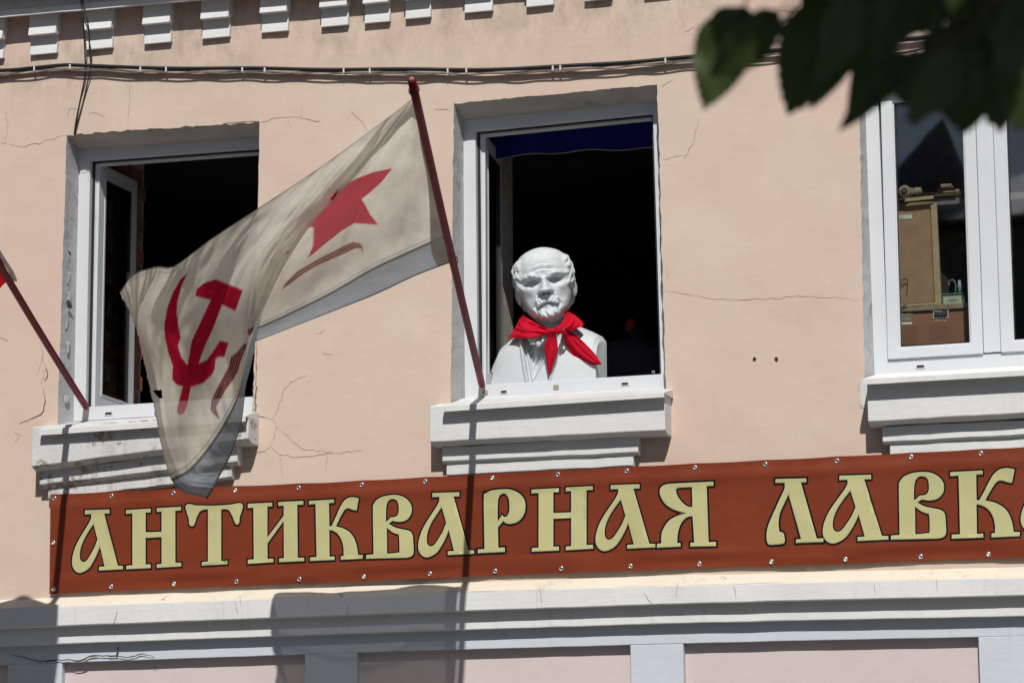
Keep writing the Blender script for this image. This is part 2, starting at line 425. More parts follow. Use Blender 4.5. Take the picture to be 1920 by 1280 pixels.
# ---- moulded aprons below the windows: list of (D, y px at left, y px at right) down the profile
def prism(name, mat, xl, xr, prof, parent=bld, back=.02, bevel=.003, wob=.0025, nseg=28, xinL=None, smooth=False):
    """prof: (D, yL, yR[, extra inset]) at picture columns xl, xr; extruded between, front to wall"""
    v = []; f = []; m = len(prof)
    wl = P(xl, prof[0][1], max(p[0] for p in prof)).x; wr = P(xr, prof[0][2], max(p[0] for p in prof)).x
    zl = []; zr = []
    for p in prof:
        zl.append(P(xl, p[1], p[0]).z); zr.append(P(xr, p[2], p[0]).z)
    for i in range(nseg+1):
        t = i/nseg
        for k, p in enumerate(prof):
            ins = p[3] if len(p) > 3 else 0
            x = wl+ins+(wr-wl-2*ins)*t
            z = zl[k]+(zr[k]-zl[k])*t; D = p[0]
            if 0 < t < 1:
                z += wob*fbm((x*5, k*2.3+xl*.01, 1)); D += wob*.6*fbm((x*4, k*1.7+xl*.01, 6))
            v.append((x, -D, z))
        v.append((v[-1][0], back, v[-1][2])); v.append((v[-(m+1)][0], back, v[-(m+1)][2]))
    mm = m+2
    for i in range(nseg):
        for k in range(mm):
            j = (k+1) % mm; f.append((i*mm+k, (i+1)*mm+k, (i+1)*mm+j, i*mm+j))
    f.append(tuple(range(mm))); f.append(tuple(range(nseg*mm, nseg*mm+mm)))
    return mk(name, v, f, mat, parent, bevel=bevel, smooth=smooth)
# window two
prism('sill', m_sill, 829, 1245, [(-.12, 749, 727), (.155, 761, 735), (.155, 772, 744.5), (.148, 772, 744.5), (.148, 763, 737)], bevel=.0012, wob=.0008, back=.21)
prism('sill_block', m_trim, 805.5, 1246, [(.0, 758, 731), (.11, 762, 735), (.11, 828, 806), (.07, 837, 815)], bevel=.004)
prism('sill_moulding', m_trim, 829, 1196, [(.055, 838, 817), (.055, 864, 847), (.040, 869, 852)], bevel=.003, wob=.003)
prism('sill_moulding', m_trim, 837, 1187, [(.038, 862, 845), (.038, 890, 872), (.02, 896, 878)], bevel=.003, wob=.003)
# window one
prism('sill', m_sill, 73.4, 460, [(-.12, 795, 770), (.158, 805, 779), (.158, 816, 790), (.151, 816, 790), (.151, 807, 781)], bevel=.0012, wob=.0008, back=.21)
prism('sill_block', m_trimo, 60, 466, [(.0, 799, 772), (.12, 801, 775), (.12, 874, 822), (.075, 884, 832)], bevel=.004)
prism('sill_moulding', m_trimo, 74, 445, [(.065, 884, 836), (.065, 908, 864), (.045, 916, 872)], bevel=.003, wob=.003)
prism('sill_moulding', m_trimo, 90, 434, [(.038, 908, 868), (.038, 935, 893), (.02, 940, 898)], bevel=.003, wob=.003)
# window three
prism('sill', m_sill, 1617.5, 2095, [(-.12, 703, 676), (.165, 710, 684), (.165, 721, 694.5), (.158, 721, 694.5), (.158, 712, 686)], bevel=.0012, wob=.0008, back=.21)
prism('sill_block', m_trim, 1625, 2090, [(.0, 705, 678), (.11, 711, 685), (.11, 790, 764), (.07, 799, 774)], bevel=.004)
prism('sill_moulding', m_trim, 1654, 2075, [(.055, 800, 780), (.055, 828, 805), (.04, 833, 811)], bevel=.003)
prism('sill_moulding', m_trim, 1668, 2060, [(.038, 828, 808), (.038, 853, 831), (.02, 858, 836)], bevel=.003)

# ---- string course: wavy profile following four sampled lines
L0 = [(-1000,1168),(-400,1143),(0,1126),(640,1100),(1240,1077),(1920,1063),(2400,1053),(3000,1041)]
L1 = [(-1000,1183),(-400,1158),(0,1141),(640,1114.5),(1240,1095),(1920,1082),(2400,1072),(3000,1060)]
L2 = [(-1000,1219),(-400,1195),(0,1178.6),(640,1153),(1240,1128.4),(1920,1115.5),(2400,1106),(3000,1094)]
L3 = [(-1000,1252),(-400,1228),(0,1212),(640,1188),(1240,1165),(1920,1155),(2400,1147),(3000,1137)]
L4 = [(-1000,1284),(-400,1262),(117,1243),(620,1222.5),(1231,1205.5),(1835,1194.6),(2400,1184),(3000,1171)]
def ly(L, x):
    xs = [p[0] for p in L]; ys = [p[1] for p in L]
    q = np.polyfit(xs, ys, 2); return float(np.polyval(q, x))*.7+float(np.interp(x, xs, ys))*.3
def course(name, mat, rows, x0=-900, x1=2800, n=190, wob=.0028, bevel=.003):
    v = []; f = []; m = len(rows)
    for i in range(n+1):
        px = x0+(x1-x0)*i/n
        xw = P(px, 1120, .06).x
        for k, (D, L, dy) in enumerate(rows):
            p = P(px, ly(L, px)+dy, D); z = p.z+wob*.7*fbm((xw*4, k*2.7, 3)); DD = D+wob*fbm((xw*2.6, k*3.1, 8))*(0 if D < -.1 else 1)
            v.append((xw, -DD, z))
    for i in range(n):
        for k in range(m):
            j = (k+1) % m; f.append((i*m+k, (i+1)*m+k, (i+1)*m+j, i*m+j))
    f += [tuple(range(m)), tuple(range(n*m, n*m+m))]
    return mk(name, v, f, mat, bld, bevel=bevel)
course('ledge', m_ledge, [(-.03, L0, -6), (.002, L0, 0), (.069, L1, 0), (.069, L1, 2.5), (-.03, L1, 2.5)], bevel=.002)
course('string_course', m_trim, [(-.03, L1, 3), (.071, L1, 1.2), (.073, L2, 0), (-.03, L2, 6)])
course('string_course', m_trim, [(-.03, L2, -2), (.027, L2, -2), (.029, L3, 0), (-.03, L3, 2)])
course('frieze', m_pil, [(-.12, L3, -3), (-.012, L3, -3), (-.012, L4, 0), (-.12, L4, 0)], wob=.002)
# recessed panels with pilasters
pil = [(-900,-760),(-190,-90),(14,116),(571,668.5),(1182,1281.5),(1836,1930),(2480,2575)]
pan = [(-760,-190),(-90,14),(116,571),(668.5,1182),(1281.5,1836),(1930,2480),(2575,2800)]
def vslab(name, mat, a, b, D, ytop, ybot=1900, par=bld):
    x0 = P(a, 1250, D).x; x1 = P(b, 1250, D).x
    zt0 = P(a, ly(L4, a)+ytop, D).z; zt1 = P(b, ly(L4, b)+ytop, D).z; zb = .62
    n = 6; v = []; f = []
    q = [(x0, -D, zb), (x1, -D, zb), (x1, -D, zt1), (x0, -D, zt0)]
    MBb = MB().hexa(q, [(x, .12, z) for x, _, z in q]); return MBb.build(name, mat, par, bevel=.004)
for i, (a, b) in enumerate(pil): vslab('pilaster', m_trimo if i == 1 else m_pil, a, b, -.0125, -.5)
for a, b in pan: vslab('panel', m_panel, a-8, b+8, -.050, -8)
MB().box(x_lo, x_hi, -.04, .2, 0, .63).build('plinth', m_pil, bld, bevel=.01)

# ---- cornice and dentils
C0 = [(-1000,118),(-400,68),(0,34),(320,6.7),(700,-28),(1200,-78),(2400,-190),(3000,-250)]
def cornice(name, mat, rows, wob=.002):
    return course(name, mat, rows, wob=wob, n=150)
course('cornice', m_trim, [(-.03, C0, 3), (.10, C0, 0), (.10, C0, -12), (.055, C0, -15), (.055, C0, -60), (-.03, C0, -60)])
course('cornice', m_trim, [(-.03, C0, -45), (.155, C0, -45), (.23, C0, -75), (.26, C0, -95), (.26, C0, -130), (-.03, C0, -140)])
dent = [(-770,178),(-660,168),(-550,159),(-440,150),(-330,140),(-225,131),(-120,121.5),(-13,112),(87.5,102),(191,92),(300.6,81.6),(410,71.5),(520,60.5),(632,49.6),(711.6,43),(788,34.7),(901,23),(1016,12),(1125,1),(1236,-9)]
def dentil(cx, yb, s):
    r_ = R.uniform(-1, 1)
    hw = 26+r_*.8 if s not in (14, 15) else 24
    def stage(xl, xr, rows, nm):
        v = []; f = []
        for t in (0, 1):
            x = xl if t == 0 else xr
            for D, y in rows:
                p = P(x, y-(x-cx)*.093, D); v.append((P(x, rows[0][1], rows[0][0]).x, -D, p.z))
        m = len(rows)
        for k in range(m): f.append((k, (k+1) % m, (k+1) % m+m, k+m))
        f += [tuple(range(m)), tuple(range(m, 2*m))]
        return nm.add(v, f)
    mb = MB()
    # upper tooth: shallow hollow face with a full lip; lower tooth stepped back
    stage(cx-hw-4, cx+hw-4, [(.062, yb-38.5), (.050, yb-58), (.050, yb-78), (-.02, yb-78), (-.02, yb-36), (.03, yb-35)][::-1], mb)
    stage(cx-hw+2, cx+hw+1, [(.027, yb-1), (.024, yb-12), (.019, yb-24), (.022, yb-40), (-.02, yb-40), (-.02, yb+2)][::-1], mb)
    return mb.build('dentil', m_trim, bld, bevel=.0035)
for i, (x, y) in enumerate(dent): dentil(x, y, i)

# ---- cracks: thin dark seams in the plaster
def crack(pts, w=1.2, D=.0, mat=None, jit=2.2):
    out = []
    for (a, b) in zip(pts[:-1], pts[1:]):
        n = max(2, int(math.dist(a, b)/7))
        for i in range(n):
            t = i/n; out.append((a[0]+(b[0]-a[0])*t+(R.uniform(-jit, jit) if i else 0), a[1]+(b[1]-a[1])*t+(R.uniform(-jit, jit) if i else 0)))
    out.append(pts[-1]); v = []; f = []; n = len(out)
    for i, (x, y) in enumerate(out):
        x2, y2 = out[min(i+1, n-1)]; x1, y1 = out[max(i-1, 0)]; dx, dy = x2-x1, y2-y1; L = math.hypot(dx, dy) or 1
        ww = w*(.35+.65*math.sin(math.pi*min(1, (i+.4)/n)))*R.uniform(.6, 1.2)/2
        for s in (-1, 1):
            p = P(x-dy/L*ww*s, y+dx/L*ww*s, D); yy = (wall_y(p.x, p.z) if D == 0 else p.y)-.0012
            v.append((p.x, yy, p.z))
    for i in range(n-1): f.append((2*i, 2*i+1, 2*i+3, 2*i+2))
    CR.add(v, f) if mat is None else CRD.add(v, f)
CR = MB(); CRD = MB()
for c in [[(0,268),(12,268),(14,240),(13,215),(9,208)], [(15,270),(50,275),(95,262),(125,253)], [(128,225),(130,205),(145,206)], [(165,215),(180,212),(197,220)],
          [(487,229),(520,222),(565,220),(567,198)], [(565,222),(600,228)], [(540,222),(545,245)], [(246,160),(240,235)],
          [(840,205),(815,205)], [(655,205),(672,222),(690,245)],
          [(490,780),(512,786),(520,770),(530,735),(545,716),(577,702)],
          [(512,786),(519,800),(550,828),(565,840),(625,848)], [(519,800),(508,838)], [(508,838),(470,856),(440,858)],
          [(508,838),(525,852),(560,856),(600,851),(680,845)], [(525,852),(531,890)], [(613,850),(612,885)], [(593,626),(612,617)], [(604,662),(622,664)],
          [(1232,540),(1270,548),(1330,560),(1400,562),(1500,556),(1570,558),(1607,563)], [(1243,300),(1290,290)], [(1345,35),(1365,17),(1385,22),(1388,40)], [(1240,162),(1262,152)],
          [(1284,45),(1284,60),(1300,52),(1315,54)], [(1460,20),(1490,25)], [(75,640),(85,690),(78,720)], [(70,700),(80,660)], [(25,810),(40,815),(28,830)], [(1608,735),(1612,715)],
          [(0,632),(15,640)], [(170,318),(165,345)], [(1250,500),(1252,520)], [(1070,880),(1072,1095)], [(1281,300),(1300,270),(1310,225)]]:
    crack(c, R.uniform(.8, 1.4))
for c in [[(140,256),(180,250),(240,246),(300,244),(345,246),(400,236),(450,229),(487,229)], [(36,795),(70,780),(82,770),(84,745),(81,728)], [(84,715),(90,700),(87,690)], [(478,785),(488,780),(498,782)],
          [(126,256),(134,262),(140,280)]]:
    crack(c, 2.0, mat=1, jit=1.6)
for c in [[(20,1226),(75,1240),(110,1236),(150,1238),(172,1229),(215,1229),(240,1232),(268,1225),(285,1229),(292,1233)], [(218,1230),(222,1212)]]:
    crack(c, 3.0, D=-.004, mat=1, jit=1.3)
for c in [[(220,1144),(212,1170)], [(440,1125),(446,1150)], [(450,1114),(452,1135)], [(655,1130),(650,1155),(653,1178)], [(1012,1095),(1016,1135)], [(1376,1092),(1380,1120)], [(1270,1092),(1268,1120)], [(1206,1110),(1222,1130)], [(1640,1090),(1641,1112)], [(1756,1085),(1757,1108)]]:
    crack(c, .9, D=.0745, jit=1)
CR.build('hairline_crack', m_crack, bld)['kind'] = 'stuff'
CRD.build('open_crack', m_crackd, bld)['kind'] = 'stuff'
for px in (1415, 1456):
    c = P(px, 673, 0); n = 10
    mk('anchor_hole', [c+Vector((math.cos(i*2*math.pi/n)*.0075*R.uniform(.8,1.2), -.0045, math.sin(i*2*math.pi/n)*.0085*R.uniform(.8,1.2))) for i in range(n)], [tuple(range(n))], m_gap, bld)
# curled flakes of old paint on the left side of window one
def flake(px, py, w, h, D, curl, rot):
    v = []; f = []; nx, nz = 7, 7
    c = P(px, py, D)
    for i in range(nx):
        for j in range(nz):
            s = i/(nx-1)-.5; t = j/(nz-1); ww = w*(.75+.25*math.sin(t*5+px))
            x = (s*ww+rot*t*w)/430; z = (.5-t)*h/430+.003*math.sin(s*9+py)
            v.append(c+Vector((x*.35, -curl*t*t*.02+x*1.5+.002, z)))
    for i in range(nx-1):
        for j in range(nz-1): f.append((i*nz+j, (i+1)*nz+j, (i+1)*nz+j+1, i*nz+j+1))
    o = mk('paint_flake', v, f, m_reveal, bld, smooth=True); sm = o.modifiers.new('s', 'SOLIDIFY'); sm.thickness = .0012
for a in [(129,480,13,22,-.06,.9,-.2),(126,522,11,26,-.05,.4,.1),(129,556,10,18,-.06,.7,.2),(124,600,13,44,-.05,.4,-.1),(127,652,8,24,-.06,.6,.2),(125,748,11,16,-.06,.8,.1)]:
    flake(*a)
for px, py, w, h in [(129,474,9,5),(131,573,10,8),(117,752,4,10)]:
    c = P(px, py, -.055); n = 9
    mk('paint_loss', [c+Vector((.25*a_*math.cos(t), -.004+a_*math.cos(t)*.9, b_*math.sin(t))) for t in [2*math.pi*i/n for i in range(n)] for a_, b_ in [(w/500*R.uniform(.7,1.2), h/430*R.uniform(.7,1.2))]], [tuple(range(n))], m_crackd, bld)

# ---- room behind: dark boxes, brick jambs
x0r, x1r = x_lo+.3, x_hi-.3
rz0, rz1 = P(960, 930).z-.35, P(960, 60).z+.1
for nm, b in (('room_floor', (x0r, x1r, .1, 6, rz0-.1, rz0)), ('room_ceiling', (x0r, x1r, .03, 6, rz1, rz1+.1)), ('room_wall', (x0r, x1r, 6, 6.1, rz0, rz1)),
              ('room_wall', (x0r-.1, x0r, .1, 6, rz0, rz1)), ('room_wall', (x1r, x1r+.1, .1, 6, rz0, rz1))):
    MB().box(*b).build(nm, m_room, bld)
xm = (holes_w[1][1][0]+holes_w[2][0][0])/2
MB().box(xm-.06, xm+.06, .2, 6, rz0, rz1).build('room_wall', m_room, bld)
brick_me = None
def brick(x, y, z, sx, sy, sz, i):
    global brick_me
    if brick_me is None:
        brick_me = []
        for k in range(3):
            bm = bmesh.new(); bmesh.ops.create_cube(bm, size=1)
            rr = random.Random(k)
            for v in bm.verts: v.co += Vector([rr.uniform(-.03, .03) for _ in range(3)])
            me = bpy.data.meshes.new('brick'); bm.to_mesh(me); bm.free(); me.materials.append(m_brick); brick_me.append(me)
    o = bpy.data.objects.new('brick', brick_me[i % 3]); COL.objects.link(o); o.parent = bld
    o.location = Vector((x, y, z))-bld.location; o.scale = (sx, sy, sz)
for wi, q in enumerate(frames_w[:2]):
    xj = q[0][0]+.035 if wi == 0 else q[0][0]+.03
    zt, zb = q[0][1], q[3][1]
    MB().box(xj-.13, xj-.012, .19, .80, zb-.1, zt+.1).build('jamb', m_mortar, bld)
    if wi == 0:
        rows = int((zt-zb)/.078)+1
        for r_ in range(rows):
            z = zb+.04+r_*.078
            ys = [.21, .335, .59, .735] if r_ % 2 else [.27, .52, .71]
            ln = [.115, .115, .245, .12] if r_ % 2 else [.24, .24, .115]
            for y, l in zip(ys, ln): brick(xj-.04+R.uniform(-.003, .003), y, z, .07, l, .066, r_)
    xk = q[1][0]-.02
    MB().box(xk, xk+.13, .19, .80, zb-.1, zt+.1).build('jamb', m_mortar, bld)
# back wall of bricks seen dimly through window two
zb2 = frames_w[1][3][1]
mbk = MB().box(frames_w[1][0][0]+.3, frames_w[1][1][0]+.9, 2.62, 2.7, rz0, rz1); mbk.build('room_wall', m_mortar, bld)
cnt = 0
for r_ in range(14):
    for c_ in range(5):
        brick(frames_w[1][0][0]+.62+c_*.26+(r_ % 2)*.13, 2.6, zb2+.35+r_*.078, .25, .07, .066, r_+c_)
m_board = plain('inner_sill_board', (.55,.56,.57), rough=.5)
for q in frames_w:
    MB().hexa([(q[3][0]+.03, .186, q[3][1]+.012), (q[2][0]-.03, .186, q[2][1]+.012), (q[2][0]-.03, .186, q[2][1]+.04), (q[3][0]+.03, .186, q[3][1]+.04)],
              [(q[3][0]+.03, .66, q[3][1]+.012), (q[2][0]-.03, .66, q[2][1]+.012), (q[2][0]-.03, .66, q[2][1]+.04), (q[3][0]+.03, .66, q[3][1]+.04)]).build('inner_sill', m_board, bld, bevel=.003)

# ================================================================== STREET (behind and below the camera)
m_asph = plain('asphalt', (.055,.055,.057), rough=.95, scale=3, bumpd=.004)
m_pave = plain('pavement_stone', (.11,.108,.105), rough=.9, scale=2, bumpd=.003)
def ground(name, x0, x1, y0, y1, z, mat, h=0):
    if h: o = MB().box(x0, x1, y0, y1, z-h, z).build(name, mat)
    else: o = mk(name, [(x0,y0,z),(x1,y0,z),(x1,y1,z),(x0,y1,z)], [(0,1,2,3)], mat)
    tag(o, kind='structure')
ground('ground', -300, 300, -300, 300, -.14, m_pave)
ground('road', -200, 200, -22, -14.5, -.13, m_asph)
ground('pavement', -200, 200, -14.5, -.05, 0, m_pave, .135)
ground('pavement_far', -200, 200, -26.2, -22, 0, m_pave, .135)
opp = tag(empty('opposite_building', (-6, -26, 0)), 'shaded grey building with pale metal roof across the street, reflected in the glass', 'building')
m_oppw = plain('opposite_wall', (.16,.15,.14), rough=.9); m_roof = plain('sheet_metal_roof', (.62,.64,.66), rough=.45, var=.15, scale=1)
MB().box(-30, 14, -36, -26, 0, 10).build('wall', m_oppw, opp)
mk('roof', [(-30.4,-25.4,10.05),(14.4,-25.4,10.05),(14.4,-31,11.9),(-30.4,-31,11.9),(-30.4,-36.6,10.05),(14.4,-36.6,10.05)], [(0,1,2,3),(3,2,5,4),(0,3,4),(1,5,2)], m_roof, opp)
for i in range(60):
    x = -30+i*.74
    v = [(x,-25.42,10.05),(x+.05,-25.42,10.05),(x+.05,-31,11.89),(x,-31,11.89)]
    MB().hexa(v, [(a,b,c+.07) for a,b,c in v]).build('roof_seam', m_roof, opp)
for x, w in ((-9.6, 1.6), (-6.9, .5), (-3.6, 1.9), (1, 1.5)):
    MB().add([(x,-25.9,10.1),(x+w,-25.9,10.1),(x+w*.7,-26.2,11.3+w*.2),(x+.1,-27.5,10.1),(x+w-.1,-27.5,10.1),(x+w*.7,-27.5,11.3)], [(0,1,2),(3,5,4),(0,2,5,3),(1,4,5,2)]).build('dormer', m_room, opp)
for i in range(15):
    for z in (1.4, 5.2):
        x = -28.5+i*2.9; w = MB().box(x, x+1.2, -26.05, -25.98, z, z+2).build('window', m_pvc, opp)
        MB().box(x+.08, x+1.12, -26.02, -25.96, z+.08, z+1.92).build('pane', m_room, w)

# ================================================================== BANNER
m_ban, nt, b = nodes('banner_vinyl')
c_ = coords(nt); base = mixc(nt, ramp(nt, noi(nt, c_, 2.2, 5, .6), [(.3, 0), (.7, 1)]).outputs[0], (.178, .034, .014), (.215, .044, .019))
base = mixc(nt, ramp(nt, noi(nt, c_, 160, 4, .7), [(.66, 0), (.74, .5)]).outputs[0], base, (.36, .16, .11))
nt.links.new(base, b.inputs['Base Color']); b.inputs['Roughness'].default_value = .42; b.inputs['Specular IOR Level'].default_value = .25
bump(nt, b, noi(nt, c_, 90, 3), .12, .0006)
m_letb = plain('banner_black_print', (.008,.006,.006), rough=.6, spec=.15, var=.1)
m_lety = plain('banner_cream_print', (.52,.50,.245), rough=.5, var=.07, scale=3)
m_lete = plain('banner_pale_print', (.62,.66,.42), rough=.5, var=.05)
BT = [(96,926),(300,916.5),(620,903),(1000,883),(1240,871),(1500,858.5),(1920,837),(2180,824)]
BBm = [(93,1113),(300,1104),(620,1092),(1000,1076),(1240,1067.5),(1500,1060),(1920,1045),(2180,1036)]
def bt(x): return float(np.interp(x, [p[0] for p in BT], [p[1] for p in BT]))
def bb(x): return float(np.interp(x, [p[0] for p in BBm], [p[1] for p in BBm]))
EYT = [102,209,325,441,560,678,797,923,1046,1175,1303,1435,1569,1708,1839,1968,2095]
EYB = [100,208,326,443,561,682,806,928,1052,1182,1311,1446,1585,1726,1853,1985,2110]
def banD(px, py):
    s = (py-bt(px))/(bb(px)-bt(px))           # 0 top .. 1 bottom
    D = .056*(1-s)+.020*s
    et = min(abs(px-e) for e in EYT); eb = min(abs(px-e) for e in EYB)
    D += .004*math.sin(px*.021+1)*(1-s)+.0035*math.sin(px*.016+s*2)
    D += .0035*math.exp(-((s-.93)/.045)**2)*math.sin(px*.013+.6)+.004*math.exp(-((s-.86)/.05)**2)*(.6+.4*math.sin(px*.02))
    D += .004*math.exp(-((s-.13)/.06)**2)
    D -= .004*math.exp(-(et/22)**2)*math.exp(-(s/.10)**2)+.003*math.exp(-(eb/22)**2)*math.exp(-((1-s)/.10)**2)
    return D+.0012*fbm((px*.012, py*.02, 4))
ban = tag(empty('shop_banner', P(1000, 1000, .03)), 'long rust red vinyl shop banner with cream Cyrillic letters under the windows', 'banner')
v = []; f = []; nx, ny = 420, 44
for i in range(nx+1):
    px = 94.5+(2180-94.5)*i/nx
    for j in range(ny+1):
        py = bt(px)+(bb(px)-bt(px))*j/ny
        sag = 0
        if j == 0: sag = 1.2*math.sin(math.pi*(np.interp(px, EYT, range(len(EYT))) % 1))
        if j == ny: sag = -.8*math.sin(math.pi*(np.interp(px, EYB, range(len(EYB))) % 1))
        v.append(P(px-(1.8*(j/ny) if i == 0 else 0), py+sag, banD(px, py)))
for i in range(nx):
    for j in range(ny): a = i*(ny+1)+j; f.append((a, a+1, a+ny+2, a+ny+1))
sh = mk('sheet', v, f, m_ban, ban, smooth=True)
eye_me = None
def eyelet(px, py):
    D = banD(px, py)+.0015; c = P(px, py, D); mb = MB(); n = 20; v = []; f = []
    prof = [(.0042, -.001), (.0048, .0015), (.0068, .003), (.0092, .0022), (.0105, 0)]
    for r_, h in prof:
        for k in range(n):
            a = 2*math.pi*k/n; v.append(c+Vector((r_*math.cos(a), -h, r_*math.sin(a))))
    for j in range(len(prof)-1):
        for k in range(n): f.append((j*n+k, j*n+(k+1) % n, (j+1)*n+(k+1) % n, (j+1)*n+k))
    e = mk('eyelet', v, f, m_steel, ban, smooth=True)
    mk('screw', [c+Vector((.0044*math.cos(k*math.pi/5), -.0005, .0044*math.sin(k*math.pi/5))) for k in range(10)], [tuple(range(10))], R.choice([m_gap, m_gap, m_steel, m_lete]), e)
for e in EYT: eyelet(e, bt(e)+8.5)
for e in EYB: eyelet(e, bb(e)-9)
eyelet(100, 1017)

def smooth_loop(pts, corner):
    """resample closed loop: points flagged in corner stay sharp, runs between get Catmull-Rom"""
    n = len(pts); out = []
    for i in range(n):
        p0, p1, p2, p3 = (np.array(pts[(i+k) % n], float) for k in (-1, 0, 1, 2))
        if corner[i]: p0 = 2*p1-p2
        if corner[(i+1) % n]: p3 = 2*p2-p1
        L = np.linalg.norm(p2-p1); m = 1 if (corner[i] and corner[(i+1) % n]) else max(2, int(L/8))
        for k in range(m):
            u = k/m; out.append(tuple(.5*((2*p1)+(-p0+p2)*u+(2*p0-5*p1+4*p2-p3)*u*u+(-p0+3*p1-3*p2+p3)*u**3)))
    return out
def area(l): return sum(l[i][0]*l[(i+1) % len(l)][1]-l[(i+1) % len(l)][0]*l[i][1] for i in range(len(l)))/2
def offset(l, d):
    """grow a closed loop outwards by d (negative shrinks)"""
    s = 1 if area(l) > 0 else -1; n = len(l); out = []
    for i in range(n):
        a, b_, c = (np.array(l[(i+k) % n], float) for k in (-1, 0, 1))
        e1 = b_-a; e2 = c-b_; e1 /= (np.linalg.norm(e1) or 1); e2 /= (np.linalg.norm(e2) or 1)
        n1 = np.array((e1[1], -e1[0]))*s; n2 = np.array((e2[1], -e2[0]))*s
        m = n1+n2; L = m@m
        m = m*2/L if L > .35 else n1*1.0+n2*.6
        k = np.linalg.norm(m)
        if k > 2.2: m *= 2.2/k
        out.append(tuple(b_+m*d))
    return out
def fillmesh(name, loops, lift, mat, parent):
    v2 = []; ed = []
    for l in loops:
        n = len(v2); v2 += [Vector(p) for p in l]; ed += [(n+i, n+(i+1) % len(l)) for i in range(len(l))]
    xs = [p[0] for l in loops for p in l]; ys = [p[1] for l in loops for p in l]
    def ins(p): return sum(poly_inside(p, l) for l in loops) % 2 == 1
    x = min(xs)+3
    while x < max(xs):
        y = min(ys)+3
        while y < max(ys):
            if ins((x, y)): v2.append(Vector((x+R.uniform(-.1,.1), y+R.uniform(-.1,.1))))
            y += 7
        x += 7
    vo, eo, fo, *_ = delaunay_2d_cdt(v2, ed, [], 1, 1e-5)
    ff = [t for t in fo if ins((sum(vo[i].x for i in t)/3, sum(vo[i].y for i in t)/3))]
    return mk(name, [P(p.x, p.y, banD(p.x, p.y)+lift) for p in vo], ff, mat, parent, smooth=True)
def glyph(text, zoomscale):
    """text: loops separated by '/'; 'x,y' sharp point, 'x,y~' smooth point"""
    loops = []
    for part in text.split('/'):
        pts = []; cn = []
        for w in part.split():
            s = not w.endswith('~'); x, y = w.rstrip('~').split(','); pts.append((float(x), float(y))); cn.append(s)
        loops.append((pts, cn))
    return loops
